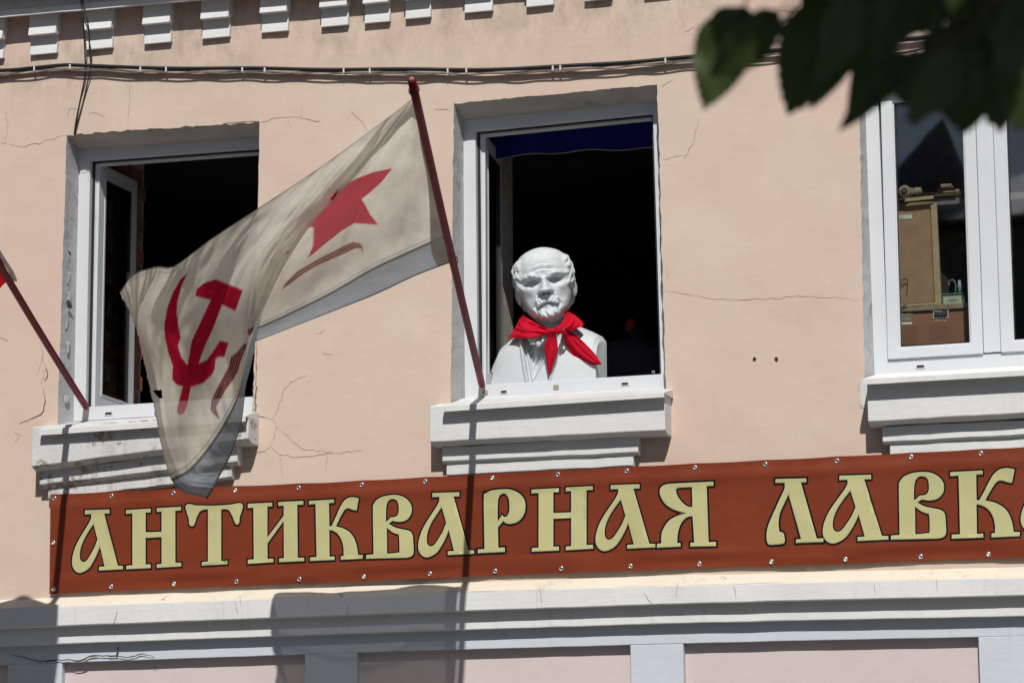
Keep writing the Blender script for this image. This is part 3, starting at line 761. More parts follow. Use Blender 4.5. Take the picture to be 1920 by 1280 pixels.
GL = {
'А': ('285,270 505,262 505,300 458,302 580,768 625,770 625,800 412,812 412,778 462,775 418,588 402,640~ 368,715~ 325,785~ 275,822~ 230,832~ 192,808~ 171,758~ 173,690~ 195,610~ 230,535~ 278,455~ 320,385~ 342,335~ 340,305 285,308 / 362,392 398,530 372,600~ 337,665~ 303,718~ 273,735~ 248,722~ 238,685~ 244,620~ 268,550~ 305,480~', (285,270), (625,800)),
'Н': ('655,268 875,255 875,290 830,292 830,468 975,463 975,283 932,285 932,250 1148,238 1148,272 1097,275 1097,742 1150,740 1150,775 932,788 932,755 975,752 975,512 830,520 830,757 875,755 875,790 658,800 658,768 712,765 712,300 655,303', (655,268), (1150,775)),
'Т': ('1190,240~ 1202,218~ 1235,214~ 1290,226~ 1450,228~ 1590,219~ 1660,206~ 1695,210~ 1705,238~ 1693,285~ 1678,330~ 1672,382~ 1655,400~ 1637,387~ 1612,325~ 1588,280~ 1560,262~ 1510,264 1510,725 1565,722 1565,755 1338,768 1338,735 1392,730 1392,262 1345,268~ 1312,292~ 1288,340~ 1270,398~ 1247,416~ 1226,398~ 1217,340~ 1200,285~', (1190,206), (1705,768)),
'И': ('-69,247 138,237 138,270 97,272 97,535 235,352 238,340 238,265 192,267 192,232 405,222 405,255 353,258 357,710 412,708 412,738 200,748 200,715 240,712 238,395 97,590 98,718 148,716 148,748 -69,762 -69,725 -18,722 -22,282 -69,284', (-69,247), (412,738)),
'К': ('455,222 668,210 668,240 625,243 628,440 648,438 680,370~ 710,300~ 742,240~ 778,203~ 825,190~ 880,200 862,305 830,300~ 797,288~ 768,294~ 737,335~ 685,440 760,463~ 822,512~ 858,590~ 875,685 915,685 912,717 728,727 728,695 752,693 750,625~ 735,560~ 703,508~ 662,480~ 627,472 630,700 672,697 672,728 465,737 465,705 520,702 510,250 455,255', (455,222), (912,717)),
'В': ('945,718 945,685 1008,680 1003,300~ 1010,250~ 1040,210~ 1090,185~ 1150,173~ 1215,173~ 1275,195~ 1320,240~ 1335,295~ 1322,350~ 1287,388~ 1240,402~ 1195,400~ 1172,394 1138,418 1185,446~ 1245,463~ 1310,478~ 1340,510~ 1347,580~ 1350,660~ 1336,692~ 1300,708~ 1230,711 / 1113,405 1114,300~ 1124,242~ 1148,213~ 1182,209~ 1212,227~ 1224,272~ 1222,322~ 1204,353~ 1172,362~ 1158,360 / 1120,452 1168,490~ 1210,508~ 1226,522~ 1230,650~ 1218,664~ 1123,675', (945,173), (1350,718)),
'Р': ('62,640 62,612 110,610 105,245~ 118,212~ 155,190~ 220,181~ 290,181~ 352,205~ 393,250~ 403,310~ 388,370~ 350,412~ 305,428~ 265,425~ 245,408 205,455 208,600 255,598 255,630 / 203,415 204,290~ 212,238~ 235,214~ 262,216~ 284,250~ 290,312~ 284,352~ 268,375~ 250,379~ 236,364', (62,181), (403,640)),
'Я': ('1352,600 1352,572 1382,570 1385,500~ 1405,450~ 1442,402~ 1500,370~ 1562,353 1505,338~ 1455,318~ 1408,282~ 1378,232~ 1371,190~ 1385,160~ 1420,144~ 1480,138~ 1757,125 1757,155 1708,158 1722,560 1775,558 1775,588 1592,592 1592,565 1620,563 1608,375 1580,377~ 1547,396~ 1517,440~ 1500,500~ 1496,568 1520,566 1520,592 / 1603,165 1607,308 1570,303~ 1532,273~ 1500,230~ 1487,190~ 1495,174~ 1512,169', (1352,125), (1775,600)),
'Л': ('200,213 412,208 412,235 375,238 485,625 530,622 530,648 342,655 342,630 378,628 290,318 258,385~ 230,450~ 220,515~ 226,578 250,583~ 260,605~ 258,655~ 200,666~ 150,662~ 138,610~ 148,540~ 185,450~ 230,350~ 262,280~ 264,240 200,240', (200,208), (530,655))}
def put(ch, tl, br):
    txt, a, z = GL[ch]; lp = []
    sx = (br[0]-tl[0])/(z[0]-a[0]); sy = (br[1]-tl[1])/(z[1]-a[1])
    for pts, cn in glyph(txt, 1):
        l = smooth_loop(pts, cn); lp.append([(tl[0]+(x-a[0])*sx, tl[1]+(y-a[1])*sy) for x, y in l])
    k = abs(sy)*4.7
    o = [offset(lp[0], 3.0*k)]+[offset(l, -2.6*k) for l in lp[1:]]
    letter = fillmesh('letter', o, .0012, m_letb, ban); letter['label'] = 'cream Cyrillic capital letter with black outline'
    fillmesh('letter_edge', lp, .0024, m_lete, letter)
    i_ = [offset(lp[0], -.75*k)]+[offset(l, .75*k) for l in lp[1:]]
    fillmesh('letter_fill', i_, .0036, m_lety, letter)
def zA(x, y): return (100+x/4.8, 900+y/4.8)
def zB(x, y): return (480+x/4.571, 890+y/4.571)
def zC(x, y): return (880+x/3.84, 870+y/3.84)
def zD(x, y): return (1400+x/3.692, 840+y/3.692)
for ch, a, z in [('А', zA(285,270), zA(625,800)), ('Н', zA(655,268), zA(1150,775)), ('Т', zA(1190,206), zA(1705,768)), ('И', zB(-69,247), zB(412,738)),
        ('К', zB(455,222), zB(912,717)), ('В', zB(945,173), zB(1350,718)), ('А', zB(1512,155), zB(1868,675)), ('Р', zC(62,181), zC(403,640)),
        ('Н', zC(448,182), zC(890,608)), ('А', zC(1018,150), zC(1338,598)), ('Я', zC(1352,125), zC(1775,600)), ('Л', zD(200,208), zD(530,655)),
        ('А', zD(642,190), zD(980,632)), ('В', zD(1000,165), zD(1380,632)), ('К', zD(1410,165), zD(1888,608)), ('А', (1946,868.5), (2040,989))]:
    put(ch, a, z)

# ================================================================== CABLES
m_cab = plain('black_cable', (.012,.012,.014), rough=.45); m_cabg = plain('weathered_cable', (.16,.13,.11), rough=.7, var=.4, scale=30)
m_clip = plain('white_cable_clip', (.62,.60,.57), rough=.6)
cl = [(-880,214),(-500,176),(-200,146),(0,135),(65,129),(120,124.5),(160,126),(250,129.5),(450,131),(600,132.5),(800,133),(930,132.5),(1000,130.5),(1100,124),(1200,117.5),(1250,113.5),(1330,107),(1450,96.5),(1520,91),(1620,82),(1740,71),(1920,55),(2200,30),(2790,-26)]
m_cols = [m_cab, m_cabg, m_cabg]
labs = ['thick black cable running along the top of the pink wall', 'thin weathered brown cable slung just under the thick black one', 'thin dusty cable lowest in the bundle along the top of the wall']
for k, (dy, r_, D) in enumerate([(-2.4, .0088, .027), (3.3, .0050, .024), (6.2, .0038, .029)]):
    q = [(x, y+dy+1.3*math.sin(x*.023*(k+1)+k*2)*(.6 if k == 0 else 1)) for x, y in cr(cl, 230)]
    o = MB().tube([P(x, y, D) for x, y in q], r_, 7).build('wall_cable', m_cols[k], None, smooth=True)
    tag(o, labs[k], 'cable', 'cables along the top of the wall')
    if k == 0: cab0 = o
for px in (65,132,264,312,455,497,645,694,840,875,1037,1051,1248,1600,1790):
    y = float(np.interp(px, [p[0] for p in cl], [p[1] for p in cl])); s = P(px, y, .03); ds = .004
    mb = MB().box(s.x-ds, s.x+ds, -.037, -.031, s.z-.011, s.z+.010); mb.box(s.x-ds*.8, s.x+ds*.8, -.036, .002, s.z-.015, s.z-.010)
    mb.build('cable_clip', m_clip, cab0, bevel=.0012)
hang = [([(149,-60),(152,0),(157,50),(159,95),(160,125),(158,150),(150,190),(143,225),(139,252)], .10, 'loose black cable hanging down the wall left of the first window, left strand'),
        ([(152,-60),(155,0),(161,25),(167,60),(168,95),(170,126),(163,160),(155,195),(146,228),(140,254)], .10, 'loose black cable hanging down the wall left of the first window, right strand')]
for pts, D, lb in hang:
    q = cr(pts, 50); o = MB().tube([P(x, y, .112 if y < 40 else .112-(.085*min(1, (y-40)/80))-.02*min(1, max(0, (y-130)/60))) for x, y in q], .0034, 7).build('hanging_cable', m_cab, None, smooth=True)
    tag(o, lb, 'cable', 'cables hanging down to the first window')

# ================================================================== FLAGS
def flagpoint(px, py, o): return P(px, py, o)
# pole one: base on the frame of window two, tip found from its place in the picture and its shadow
POLE1 = (P(903.5, 721, -.118), P(772, 150, 2.62))
POLE2 = (P(161, 762, -.118), P(-78, 363, 1.95))
def polepx(pole, t): return pole[0].lerp(pole[1], t)
def pole_o(pole, py):
    lo, hi = 0., 1.3
    for _ in range(40):
        m = (lo+hi)/2
        if project(polepx(pole, m))[1] > py: lo = m
        else: hi = m
    return -polepx(pole, lo).y
fl = tag(empty('naval_flag', POLE1[0]), 'worn cream naval flag with red star, hammer and sickle on a red pole', 'flag')
def pole_mesh(pole, fl, thick=.0155):
    a, b_ = pole; n = 14
    pts = [a.lerp(b_, i/n)+Vector((0, 0, -.012*math.sin(math.pi*i/n))) for i in range(n+1)]
    MB().tube(pts, thick, 14).build('pole', m_pole, fl, smooth=True)
    d = (b_-a).normalized()
    e = MB().tube([b_-d*.012, b_+d*.004, b_+d*.012], [thick*.7, thick*.7, thick*.4], 12).build('pole_end', plain('worn_pole_end', (.30,.16,.10), rough=.7), fl, smooth=True)
pole_mesh(POLE1, fl)
# control grid: rows v = 0,.27,.54,.8,1 ; columns along the fly; entries (px,py)
o_h = lambda y: pole_o(POLE1, y+4)-.012
colsA = [
 [(785,174),(800,262),(814,345),(832,443),(845,492)],
 [(784,176),(765,258),(760,355),(768,472),(777,518)],
 [(782,178),(727,285),(703,395),(697,505),(702,553)],
 [(781,179),(688,318),(638,430),(603,558),(608,590)],
 [(780,181),(628,362),(515,500),(470,618),(488,637)],
 [(779,181),(673,322),(572,437),(499,572),(479,641)],
 [(722,225),(620,355),(522,480),(470,640),(472,680)],
 [(600,314),(540,402),(470,525),(452,722),(461,725)],
 [(500,380),(455,472),(415,590),(434,770),(453,790)],
 [(400,445),(372,560),(368,675),(398,830),(433,852)],
 [(340,490),(308,602),(323,722),(358,878),(410,896)],
 [(318,501),(274,612),(295,735),(333,893),(398,920)],
 [(292,500),(259,606),(287,737),(327,896),(393,929)],
 [(250,515),(257,608),(286,739),(324,898),(391,932)],
 [(224,549),(256,617),(284,741),(322,901),(389,935)]]
oT = [None, 2.50, 2.44, 2.40, 2.36, 2.36, 2.18, 1.98, 1.86, 1.76, 1.70, 1.66, 1.61, 1.56, 1.56]
oB = [None, 1.05, 1.04, 1.02, .97, .99, 1.07, 1.12, 1.16, 1.16, 1.15, 1.14, 1.13, 1.12, 1.10]
off = [0, 0, 0, -.05, -.16, .10, .02, -.03, .03, .0, .05, .11, -.08, -.13, -.05]
vs = [0, .27, .54, .8, 1.0]
GA = []
for k, c in enumerate(colsA):
    row = []
    for j, (x, y) in enumerate(c):
        if k == 0: o = o_h(y)
        else:
            o = oT[k]+(oB[k]-oT[k])*(vs[j]**.85)+off[k]*math.sin(math.pi*(.12+.76*vs[j]))
        row.append((x, y, o))
    GA.append(row)
GA = np.array(GA)                                  # cols x rows x 3
NU, NV = 620, 300
g1 = cr(GA, NU)                                     # along the fly
g2 = cr(np.transpose(g1, (1, 0, 2)), NV)            # rows
g2 = np.transpose(g2, (1, 0, 2))                    # NU x NV x 3
uu = np.linspace(0, len(colsA)-1, NU)[:, None]+0*g2[:, :, 0]
tv = np.linspace(0, 4, NV); vv = np.interp(tv, range(5), vs)[None, :]+0*g2[:, :, 0]
# small creases: fans of wrinkles from the hoist, soft folds in the body
fx, fy = g2[:, :, 0], g2[:, :, 1]
w1 = np.sin(vv*34+uu*1.1+np.sin(uu*1.7)*1.2)*np.exp(-uu/1.3)*.008*np.minimum(1, (1-vv)*6+.15)
an = np.arctan2(fy-120, 800-fx)
w2 = np.sin(an*46+1.0)*.002*np.clip((uu-5.3)/1.2, 0, 1)*np.clip((10-uu)/3, 0, 1)*np.clip((.75-vv)*3+.4, 0, 1)
w3 = np.sin(fx*.06+fy*.018)*.013*np.clip((uu-7)/2, 0, 1)*np.clip(vv*1.6-.2, 0, 1)
w4 = np.sin(an*17)*.034*np.clip((uu-5.3)/1.2, 0, 1)*np.clip((11-uu)/3, 0, 1)
w6 = np.sin(uu*11+vv*5)*.018*np.clip((uu-11)/1, 0, 1)*np.clip(1-vv*2.2, 0, 1)
nzv = np.zeros_like(fx)
for i in range(0, NU):
    for j in range(0, NV, 6):
        nzv[i, j] = fbm((uu[i, j]*.55, vv[i, j]*1.6, 2))
for j in range(NV):
    j0 = (j//6)*6; j1 = min(j0+6, ((NV-1)//6)*6)
    if j % 6: t = (j-j0)/6; nzv[:, j] = nzv[:, j0]*(1-t)+nzv[:, j1]*t
oo = g2[:, :, 2]+w1+w2+w3+w4+w6+nzv*.020
# ragged bottom / fly hems
fx = fx.copy(); fy = fy.copy()
fx[-6:, :] += (np.sin(np.arange(NV)*.9)*.7+np.sin(np.arange(NV)*.37)*1.0)[None, :]*np.linspace(0, 1, 6)[:, None]
V = []
for i in range(NU):
    for j in range(NV): V.append(P(float(fx[i, j]), float(fy[i, j]), float(oo[i, j])))
hole = [(286,731),(303,729),(305,745),(299,746)]
Fc = []
front = (uu > 5.05)
for i in range(NU-1):
    for j in range(NV-1):
        if front[i, j] and 280 < fx[i, j] < 310 and poly_inside((fx[i, j], fy[i, j]), hole): continue
        Fc.append((i*NV+j, (i+1)*NV+j, (i+1)*NV+j+1, i*NV+j+1))
def sdf(poly, X, Y):
    d = np.full(X.shape, 1e9); c = np.zeros(X.shape, bool); n = len(poly)
    for i in range(n):
        x1, y1 = poly[i]; x2, y2 = poly[(i+1) % n]; ex, ey = x2-x1, y2-y1
        t = np.clip(((X-x1)*ex+(Y-y1)*ey)/(ex*ex+ey*ey+1e-9), 0, 1)
        d = np.minimum(d, (X-x1-t*ex)**2+(Y-y1-t*ey)**2)
        if y1 != y2:
            c ^= ((y1 > Y) != (y2 > Y)) & (X < ex*(Y-y1)/ey+x1)
    d = np.sqrt(d); return np.where(c, -d, d)
z3 = lambda l: [(200+x/2.327, 150+y/2.327) for x, y in l]
z4 = lambda l: [(200+x/2.6125, 460+y/2.6125) for x, y in l]
def sm(l): return smooth_loop(l, [False]*len(l))
star = z3([(1247,385),(1160,403),(1090,430),(1015,475),(950,545),(870,640),(903,645),(900,720),(875,780),(960,710),(1020,662),(1080,625),(1185,632),(1165,605),(1150,588),(1128,545),(1112,520),(1150,490),(1200,445)])
starB = z3([(1012,470),(1005,500),(985,525),(975,520)])
starC = z3([(800,742),(782,752),(784,760),(790,757)])
rib1 = z3([(1117,757),(1108,735),(1085,735),(1050,752),(915,812),(860,845),(800,890),(765,915),(775,890),(830,835),(910,788),(1040,720),(1075,706),(1105,712),(1118,728)])
ham = z4([(440,215),(475,185),(535,165),(667,220),(630,322),(565,290),(520,410),(478,500),(448,585),(432,620),(413,690),(392,790),(376,824),(358,829),(344,815),(346,795),(360,740),(375,680),(395,600),(415,470),(510,268),(480,260),(434,250)])
sick = z4([(396,135),(362,165),(325,230),(297,305),(282,390),(286,455),(302,525),(324,590),(321,655),(340,680),(380,692),(425,690),(475,672),(510,640),(528,610),(534,556),(545,547),(575,548),(598,476),(555,466),(543,482),(530,506),(490,560),(440,583),(392,582),(365,545),(349,490),(362,452),(352,395),(343,330),(347,275),(365,205),(382,165)])
rib2 = z4([(645,515),(672,480),(690,478),(668,540),(655,575),(645,615),(625,650),(585,705),(555,755),(535,795),(556,852),(540,842),(508,808),(512,760),(530,720),(560,660),(600,588),(607,548)])
tipB = z4([(690,410),(718,398),(722,410),(700,445),(692,435)])
X = fx; Y = fy
AL = {}
def cov(poly, mask, soft=.55): return np.clip(.5-sdf(poly, X, Y)/soft/2, 0, 1)*mask
mA = (uu <= 5.0); mF = (uu > 5.0)
red = np.maximum.reduce([cov(star, mA), cov(ham, mF), cov(sick, mF), cov(starC, mF), cov(starB, mF)])
ribc = np.maximum.reduce([cov(rib1, mA), cov(rib2, mF), cov(tipB, mF)])
# stripe lines along the ribbons
d1 = sdf(rib1, X, Y); d2 = sdf(rib2, X, Y); dm = np.where(mA, d1, d2)
strp = (.5+.5*np.sin(np.abs(dm)*1.7))
blue = np.clip((vv-.80)/.006+.5, 0, 1); seam = np.exp(-((vv-.80)/.0075)**2)*1.1+np.exp(-((vv-.778)/.004)**2)*.6
hemc = np.clip(1-(uu-.30-.10*np.sin(vv*9))/.03, 0, 1)*.9
hemt = np.clip((.012-vv)/.004, 0, 1)*(uu > 5.5)
base = np.array([.85,.81,.71]); redc = np.array([.55,.014,.05]); bluec = np.array([.30,.34,.38]); hemcol = np.array([.17,.145,.115])
dirtn = nzv[:, :, None]
colr = base[None, None, :]*(1+.10*dirtn)
for k, cc in ((blue, bluec*1.0), (red, redc)): colr = colr*(1-k[:, :, None])+cc*k[:, :, None]
strp = strp**1.3; rc = np.array([.56,.21,.18])*strp[:, :, None]+np.array([.05,.04,.045])*(1-strp[:, :, None])
colr = colr*(1-ribc[:, :, None])+rc*ribc[:, :, None]
colr = colr*(1-.72*np.clip(seam, 0, 1)[:, :, None]); colr = colr*(1-hemc[:, :, None])+hemcol*hemc[:, :, None]
edge = np.maximum.reduce([np.clip((uu-(len(colsA)-1.06))/.02, 0, 1), np.clip((vv-.986)/.004, 0, 1), np.clip((.010-vv)/.003, 0, 1)*(uu > 3)])
edge = np.maximum(edge, .55*np.exp(-((vv-.024)/.003)**2)*(uu > 5.2))
colr = colr*(1-.62*edge[:, :, None]); opac = np.maximum.reduce([hemc, np.clip(seam, 0, 1), edge, hemt])
me = bpy.data.meshes.new('cloth'); me.from_pydata([tuple(p) for p in V], [], Fc); me.update()
ca = me.color_attributes.new('print', 'FLOAT_COLOR', 'POINT')
arr = np.concatenate([colr.reshape(-1, 3), opac.reshape(-1, 1)], 1).astype(np.float32).ravel(); ca.data.foreach_set('color', arr)
me.shade_smooth()
def cloth_mat(name, vc=None, col=(.5,.5,.5), through=.09, transl=.52):
    m = bpy.data.materials.new(name); m.use_nodes = True; nt = m.node_tree
    for n in list(nt.nodes): nt.nodes.remove(n)
    o = nt.nodes.new('ShaderNodeOutputMaterial'); d = nt.nodes.new('ShaderNodeBsdfDiffuse'); t = nt.nodes.new('ShaderNodeBsdfTranslucent')
    tr = nt.nodes.new('ShaderNodeBsdfTransparent'); m1 = nt.nodes.new('ShaderNodeMixShader'); m2 = nt.nodes.new('ShaderNodeMixShader')
    c = coords(nt); wv = noi(nt, c, 240, 2); st = noi(nt, c, 7, 6, .6)
    if vc:
        a = nt.nodes.new('ShaderNodeAttribute'); a.attribute_name = vc; src = a.outputs['Color']
    else:
        a = nt.nodes.new('ShaderNodeRGB'); a.outputs[0].default_value = (*col, 1); src = a.outputs[0]
    cc = mixc(nt, 1.0, src, ramp(nt, st, [(.3, .84), (.7, 1.08)]).outputs[0], 'MULTIPLY')
    nt.links.new(cc, d.inputs[0]); nt.links.new(cc, t.inputs[0]); m1.inputs[0].default_value = transl
    bn = N(nt, 'ShaderNodeBump', Strength=.35, Distance=.003); nt.links.new(noi(nt, c, 16, 6, .6), bn.inputs['Height'])
    nt.links.new(bn.outputs[0], d.inputs['Normal']); nt.links.new(bn.outputs[0], t.inputs['Normal'])
    nt.links.new(d.outputs[0], m1.inputs[1]); nt.links.new(t.outputs[0], m1.inputs[2])
    if vc:
        mt = N(nt, 'ShaderNodeMath', operation='MULTIPLY_ADD'); nt.links.new(a.outputs['Alpha'], mt.inputs[0]); mt.inputs[1].default_value = -through; mt.inputs[2].default_value = through
        nt.links.new(mt.outputs[0], m2.inputs[0])
    else: m2.inputs[0].default_value = through
    nt.links.new(m1.outputs[0], m2.inputs[1]); nt.links.new(tr.outputs[0], m2.inputs[2]); nt.links.new(m2.outputs[0], o.inputs[0]); return m
m_cloth = cloth_mat('flag_cloth', 'print')
me.materials.append(m_cloth)
fo_ = bpy.data.objects.new('cloth', me); COL.objects.link(fo_); fo_.parent = fl; fo_.location = -fl.location
fo_['label'] = 'cream cloth with red star, hammer and sickle and grey-blue stripe along the bottom'
# ties at the hoist
m_tie = plain('dark_cord', (.05,.04,.035), rough=.9)
for py in (492, 172):
    c = polepx(POLE1, 0); t = [k/100 for k in range(130) if project(polepx(POLE1, k/100))[1] < py+3][0]; c = polepx(POLE1, t); d = (POLE1[1]-POLE1[0]).normalized(); a = d.cross(Vector((1,0,0))).normalized(); b2 = d.cross(a)
    MB().tube([c+(a*math.cos(q*.6)+b2*math.sin(q*.6))*.019+d*q*.0009 for q in range(22)]+[c+Vector((-.012, -.02, -.012))], .0022, 6).build('tie_cord', m_tie, fl, smooth=True)

# second flag at the left border
fl2 = tag(empty('red_flag', POLE2[0]), 'red flag on a dark red pole cut off by the left border of the photo', 'flag')
pole_mesh(POLE2, fl2)
m_red2 = cloth_mat('red_flag_cloth', None, (.50,.015,.02), .0, .45); m_hem2 = cloth_mat('grey_hem_cloth', None, (.36,.33,.29), .0, .3)
o2 = lambda y: pole_o(POLE2, y)
hem = [[(-78,364),(-70,368)], [(-40,424),(-28,424)], [(-3,478),(6,480)], [(15,508),(24,508)], [(24,528),(32,527)]]
v = []
for a, b_ in hem: v += [P(a[0], a[1], o2(a[1])-.01), P(b_[0]+1, b_[1], o2(b_[1])+.016)]
mk('hem', v, [(2*i, 2*i+1, 2*i+3, 2*i+2) for i in range(4)], m_hem2, fl2, smooth=True)
G2 = [[(-78,364,o2(364)),(-40,424,o2(424)),(-3,478,o2(478)),(14,508,o2(508)),(24,527,o2(527))],
      [(-130,395,1.75),(-95,455,1.6),(-40,505,1.4),(-16,520,1.28),(0,541,1.12)],
      [(-230,440,1.7),(-200,510,1.5),(-150,580,1.3),(-110,620,1.1),(-70,650,.92)],
      [(-330,520,1.6),(-300,620,1.4),(-260,720,1.2),(-220,790,1.0),(-170,840,.85)],
      [(-420,640,1.5),(-400,740,1.3),(-360,840,1.1),(-320,910,.95),(-280,960,.8)]]
q = cr(np.array(G2, float), 60); q = np.transpose(cr(np.transpose(q, (1, 0, 2)), 40), (1, 0, 2))
v = [P(q[i, j, 0], q[i, j, 1], q[i, j, 2]+.02*math.sin(i*.35+j*.1)) for i in range(60) for j in range(40)]
mk('cloth', v, [(i*40+j, (i+1)*40+j, (i+1)*40+j+1, i*40+j+1) for i in range(59) for j in range(39)], m_red2, fl2, smooth=True)

# ================================================================== BUST
BY = .385                                     # depth of the bust's middle behind the wall plane
sill_z = P(1040, 712, -.3).z
bust = tag(empty('bust', (P(1030, 700, -BY).x, BY, sill_z)), 'white bust of a bald bearded man in coat and tie, standing in the open window', 'bust')
HH = 137/(FPX/ (13.27))                       # head height in metres
def gs(x, s): return math.exp(-(x/s)**2)
def sst(a, b_, x):
    t = max(0., min(1., (x-a)/(b_-a))); return t*t*(3-2*t)
ZK = [.5,.485,.45,.4,.3,.2,.1,0,-.1,-.2,-.3,-.38,-.46,-.52,-.56]
def table(K_):
    zt_ = np.linspace(-.56, .5, 801); t_ = np.interp(-zt_, [-k for k in ZK], K_); k_ = np.exp(-(np.arange(-30, 31)/13.)**2); k_ /= k_.sum()
    p_ = np.convolve(np.pad(t_, 30, mode='edge'), k_, 'valid'); e_ = np.clip((.53-np.abs(zt_+.03))/.035, 0, 1); return p_*e_+t_*(1-e_)
def tab(T, z): return float(T[int(round((z+.56)/1.06*800))])
WK = [0,.10,.20,.28,.340,.362,.368,.362,.350,.334,.308,.278,.220,.14,0]
FK = [.02,.13,.235,.32,.40,.43,.435,.415,.405,.41,.425,.435,.44,.42,.31]
BK = [.05,.18,.30,.39,.46,.49,.49,.48,.46,.40,.28,.12,.0,-.05,-.08]
WT, FT, BT_ = (None,)*3
def headpt(i, j, NI, NJ):
    z = -.03+.53*math.cos(math.pi*i/NI) if i < NI else -.56
    al = 2*math.pi*j/NJ
    w = tab(WT, z); fr_ = tab(FT, z); bk = tab(BT_, z)
    ca, sa = math.cos(al), math.sin(al)
    x = w*math.copysign(abs(sa)**.90, sa); y = (fr_ if ca > 0 else bk)*math.copysign(abs(ca)**.86, ca)
    ax = abs(x); d = 0.; n = 0.
    if ca > -.05:
        # sockets, brows
        d -= .105*gs(ax-.150, .100)*gs(z+.006, .052)
        zb = .052+.16*max(0, ax-.10)*(1 if ax < .2 else .2)-.03*gs(ax-.07, .04)
        d += .080*gs(ax-.155, .115)*(sst(zb-.022, zb+.006, z)*gs(max(0, z-zb), .045))*(1+.22*noise.noise(Vector((x*38, z*46, 1))))
        d += .014*gs(ax-.05, .03)*gs(z-.085, .04)
        d -= .016*gs(ax-.022, .009)*gs(z-.085, .035)
        # eyeballs and lids
        e = .0030-((ax-.152)/.070)**2*.0030-((z+.020)/.036)**2*.0030
        if e > 0: d += 8.5*e
        d += .018*gs(ax-.152, .065)*gs(z-(.008-.9*(ax-.152)**2*8), .008)
        d += .012*gs(ax-.152, .060)*gs(z+(.048-1.6*(ax-.152)**2*2), .008)
        d -= .010*gs(ax-.152, .06)*gs(z+.066, .010)
        # nose
        t = max(0., min(1., (.05-z)/.205)); low = 1-sst(.160, .180, -z)
        if z < .06:
            wid = .040+.022*t+.012*t**3
            d += (.062+.105*t**1.1)*math.exp(-(ax/wid)**2.7)*low*(1 if z < .02 else (.06-z)/.04)
            d += .030*t*gs(ax, .085)*low
        d += .058*gs(ax-.066, .028)*gs(z+.148, .028)*low
        d -= .03*gs(ax-.030, .016)*gs(z+.182, .012)
        # cheeks, folds
        d += .026*gs(ax-.235, .07)*gs(z+.10, .055)
        d -= .022*gs(ax-.215, .05)*gs(z+.245, .075)
        fxl = .085+.62*max(0, -z-.19)
        d -= .020*gs(ax-fxl, .014)*sst(.16, .20, -z)*(1-sst(.33, .37, -z))
        d += .012*gs(ax-fxl-.03, .02)*sst(.17, .22, -z)*(1-sst(.30, .36, -z))
        # moustache
        zl = -.302-.52*ax**1.25; zu = -.205-.42*ax
        ms = sst(zl-.006, zl+.008, z)*(1-sst(zu-.01, zu+.03, z))*(1-sst(.135, .165, ax))
        d += .072*ms*(1+.07*math.sin(x*120+math.copysign(z*90, x)))*(1-.25*gs(ax, .012))
        # lips
        d -= .030*gs(z+.335+.35*ax, .017)*(1-sst(.10, .16, ax))
        d += .048*gs(z+.352, .013)*(1-sst(.060, .10, ax))
        d -= .012*gs(z+.374, .010)*gs(ax, .09)
        # beard
        zc_ = -.530+.80*ax**1.5+.012*math.sin(x*75+.8)
        bd = math.exp(-(x/.175)**4)*sst(.350, .385, -z)*sst(zc_-.012, zc_+.012, z)
        st = math.sin(x*66*(1+.8*(z+.4))+1.5*math.sin(z*26)+.6)
        d += bd*(.035+.085*sst(.37, .50, -z)+.020*st+.008*math.sin(x*131+z*60))
        bd2 = gs(ax-.19, .05)*gs(z+.40, .05); d += bd2*(.022+.012*math.sin(x*90+z*50))
        # forehead
        for zz, am, xw in ((.140, .010, .18), (.215, .008, .10)):
            zc = zz+.016*math.cos(x*13)+.004*math.cos(x*29+1)
            d -= am*gs(z-zc, .013)*(1-sst(xw, xw+.11, ax)); d += am*.9*gs(z-zc+.024, .016)*(1-sst(xw, xw+.11, ax))
        d -= .02*gs(ax-.315, .035)*gs(z-.12, .11)          # temples
        d += .006*noise.noise(Vector((x*14, z*14, 3)))
        y += d*min(1, max(0, ca+.05)*3.2)
    # side and back hair
    hl = sst(.262, .325, ax)*sst(-.12, -.05, z)*(1-sst(.30, .42, z+(0 if ca > 0 else 0)*.1))
    if ca < -.25: hl = max(hl, sst(-.38, -.30, z)*(1-sst(.22, .36, z)))
    if hl > 0:
        strand = .5+.5*math.sin(z*40+y*66+3*noise.noise(Vector((x*7, y*9, z*9))))
        n = hl*(.034+.016*strand+.022*noise.noise(Vector((x*10, y*14, z*13)))+.008*noise.noise(Vector((x*30, y*34, z*33))))
    L = math.hypot(x, y) or 1
    return Vector((x*(1+n/L), y*(1+n/L), z))
NI, NJ = 260, 320
WT, FT, BT_ = table(WK), table(FK), table(BK)
hv = []; hf = []
for i in range(NI+1):
    for j in range(NJ): hv.append(headpt(i, j, NI, NJ))
for i in range(NI):
    for j in range(NJ): hf.append((i*NJ+j, i*NJ+(j+1) % NJ, (i+1)*NJ+(j+1) % NJ, (i+1)*NJ+j))
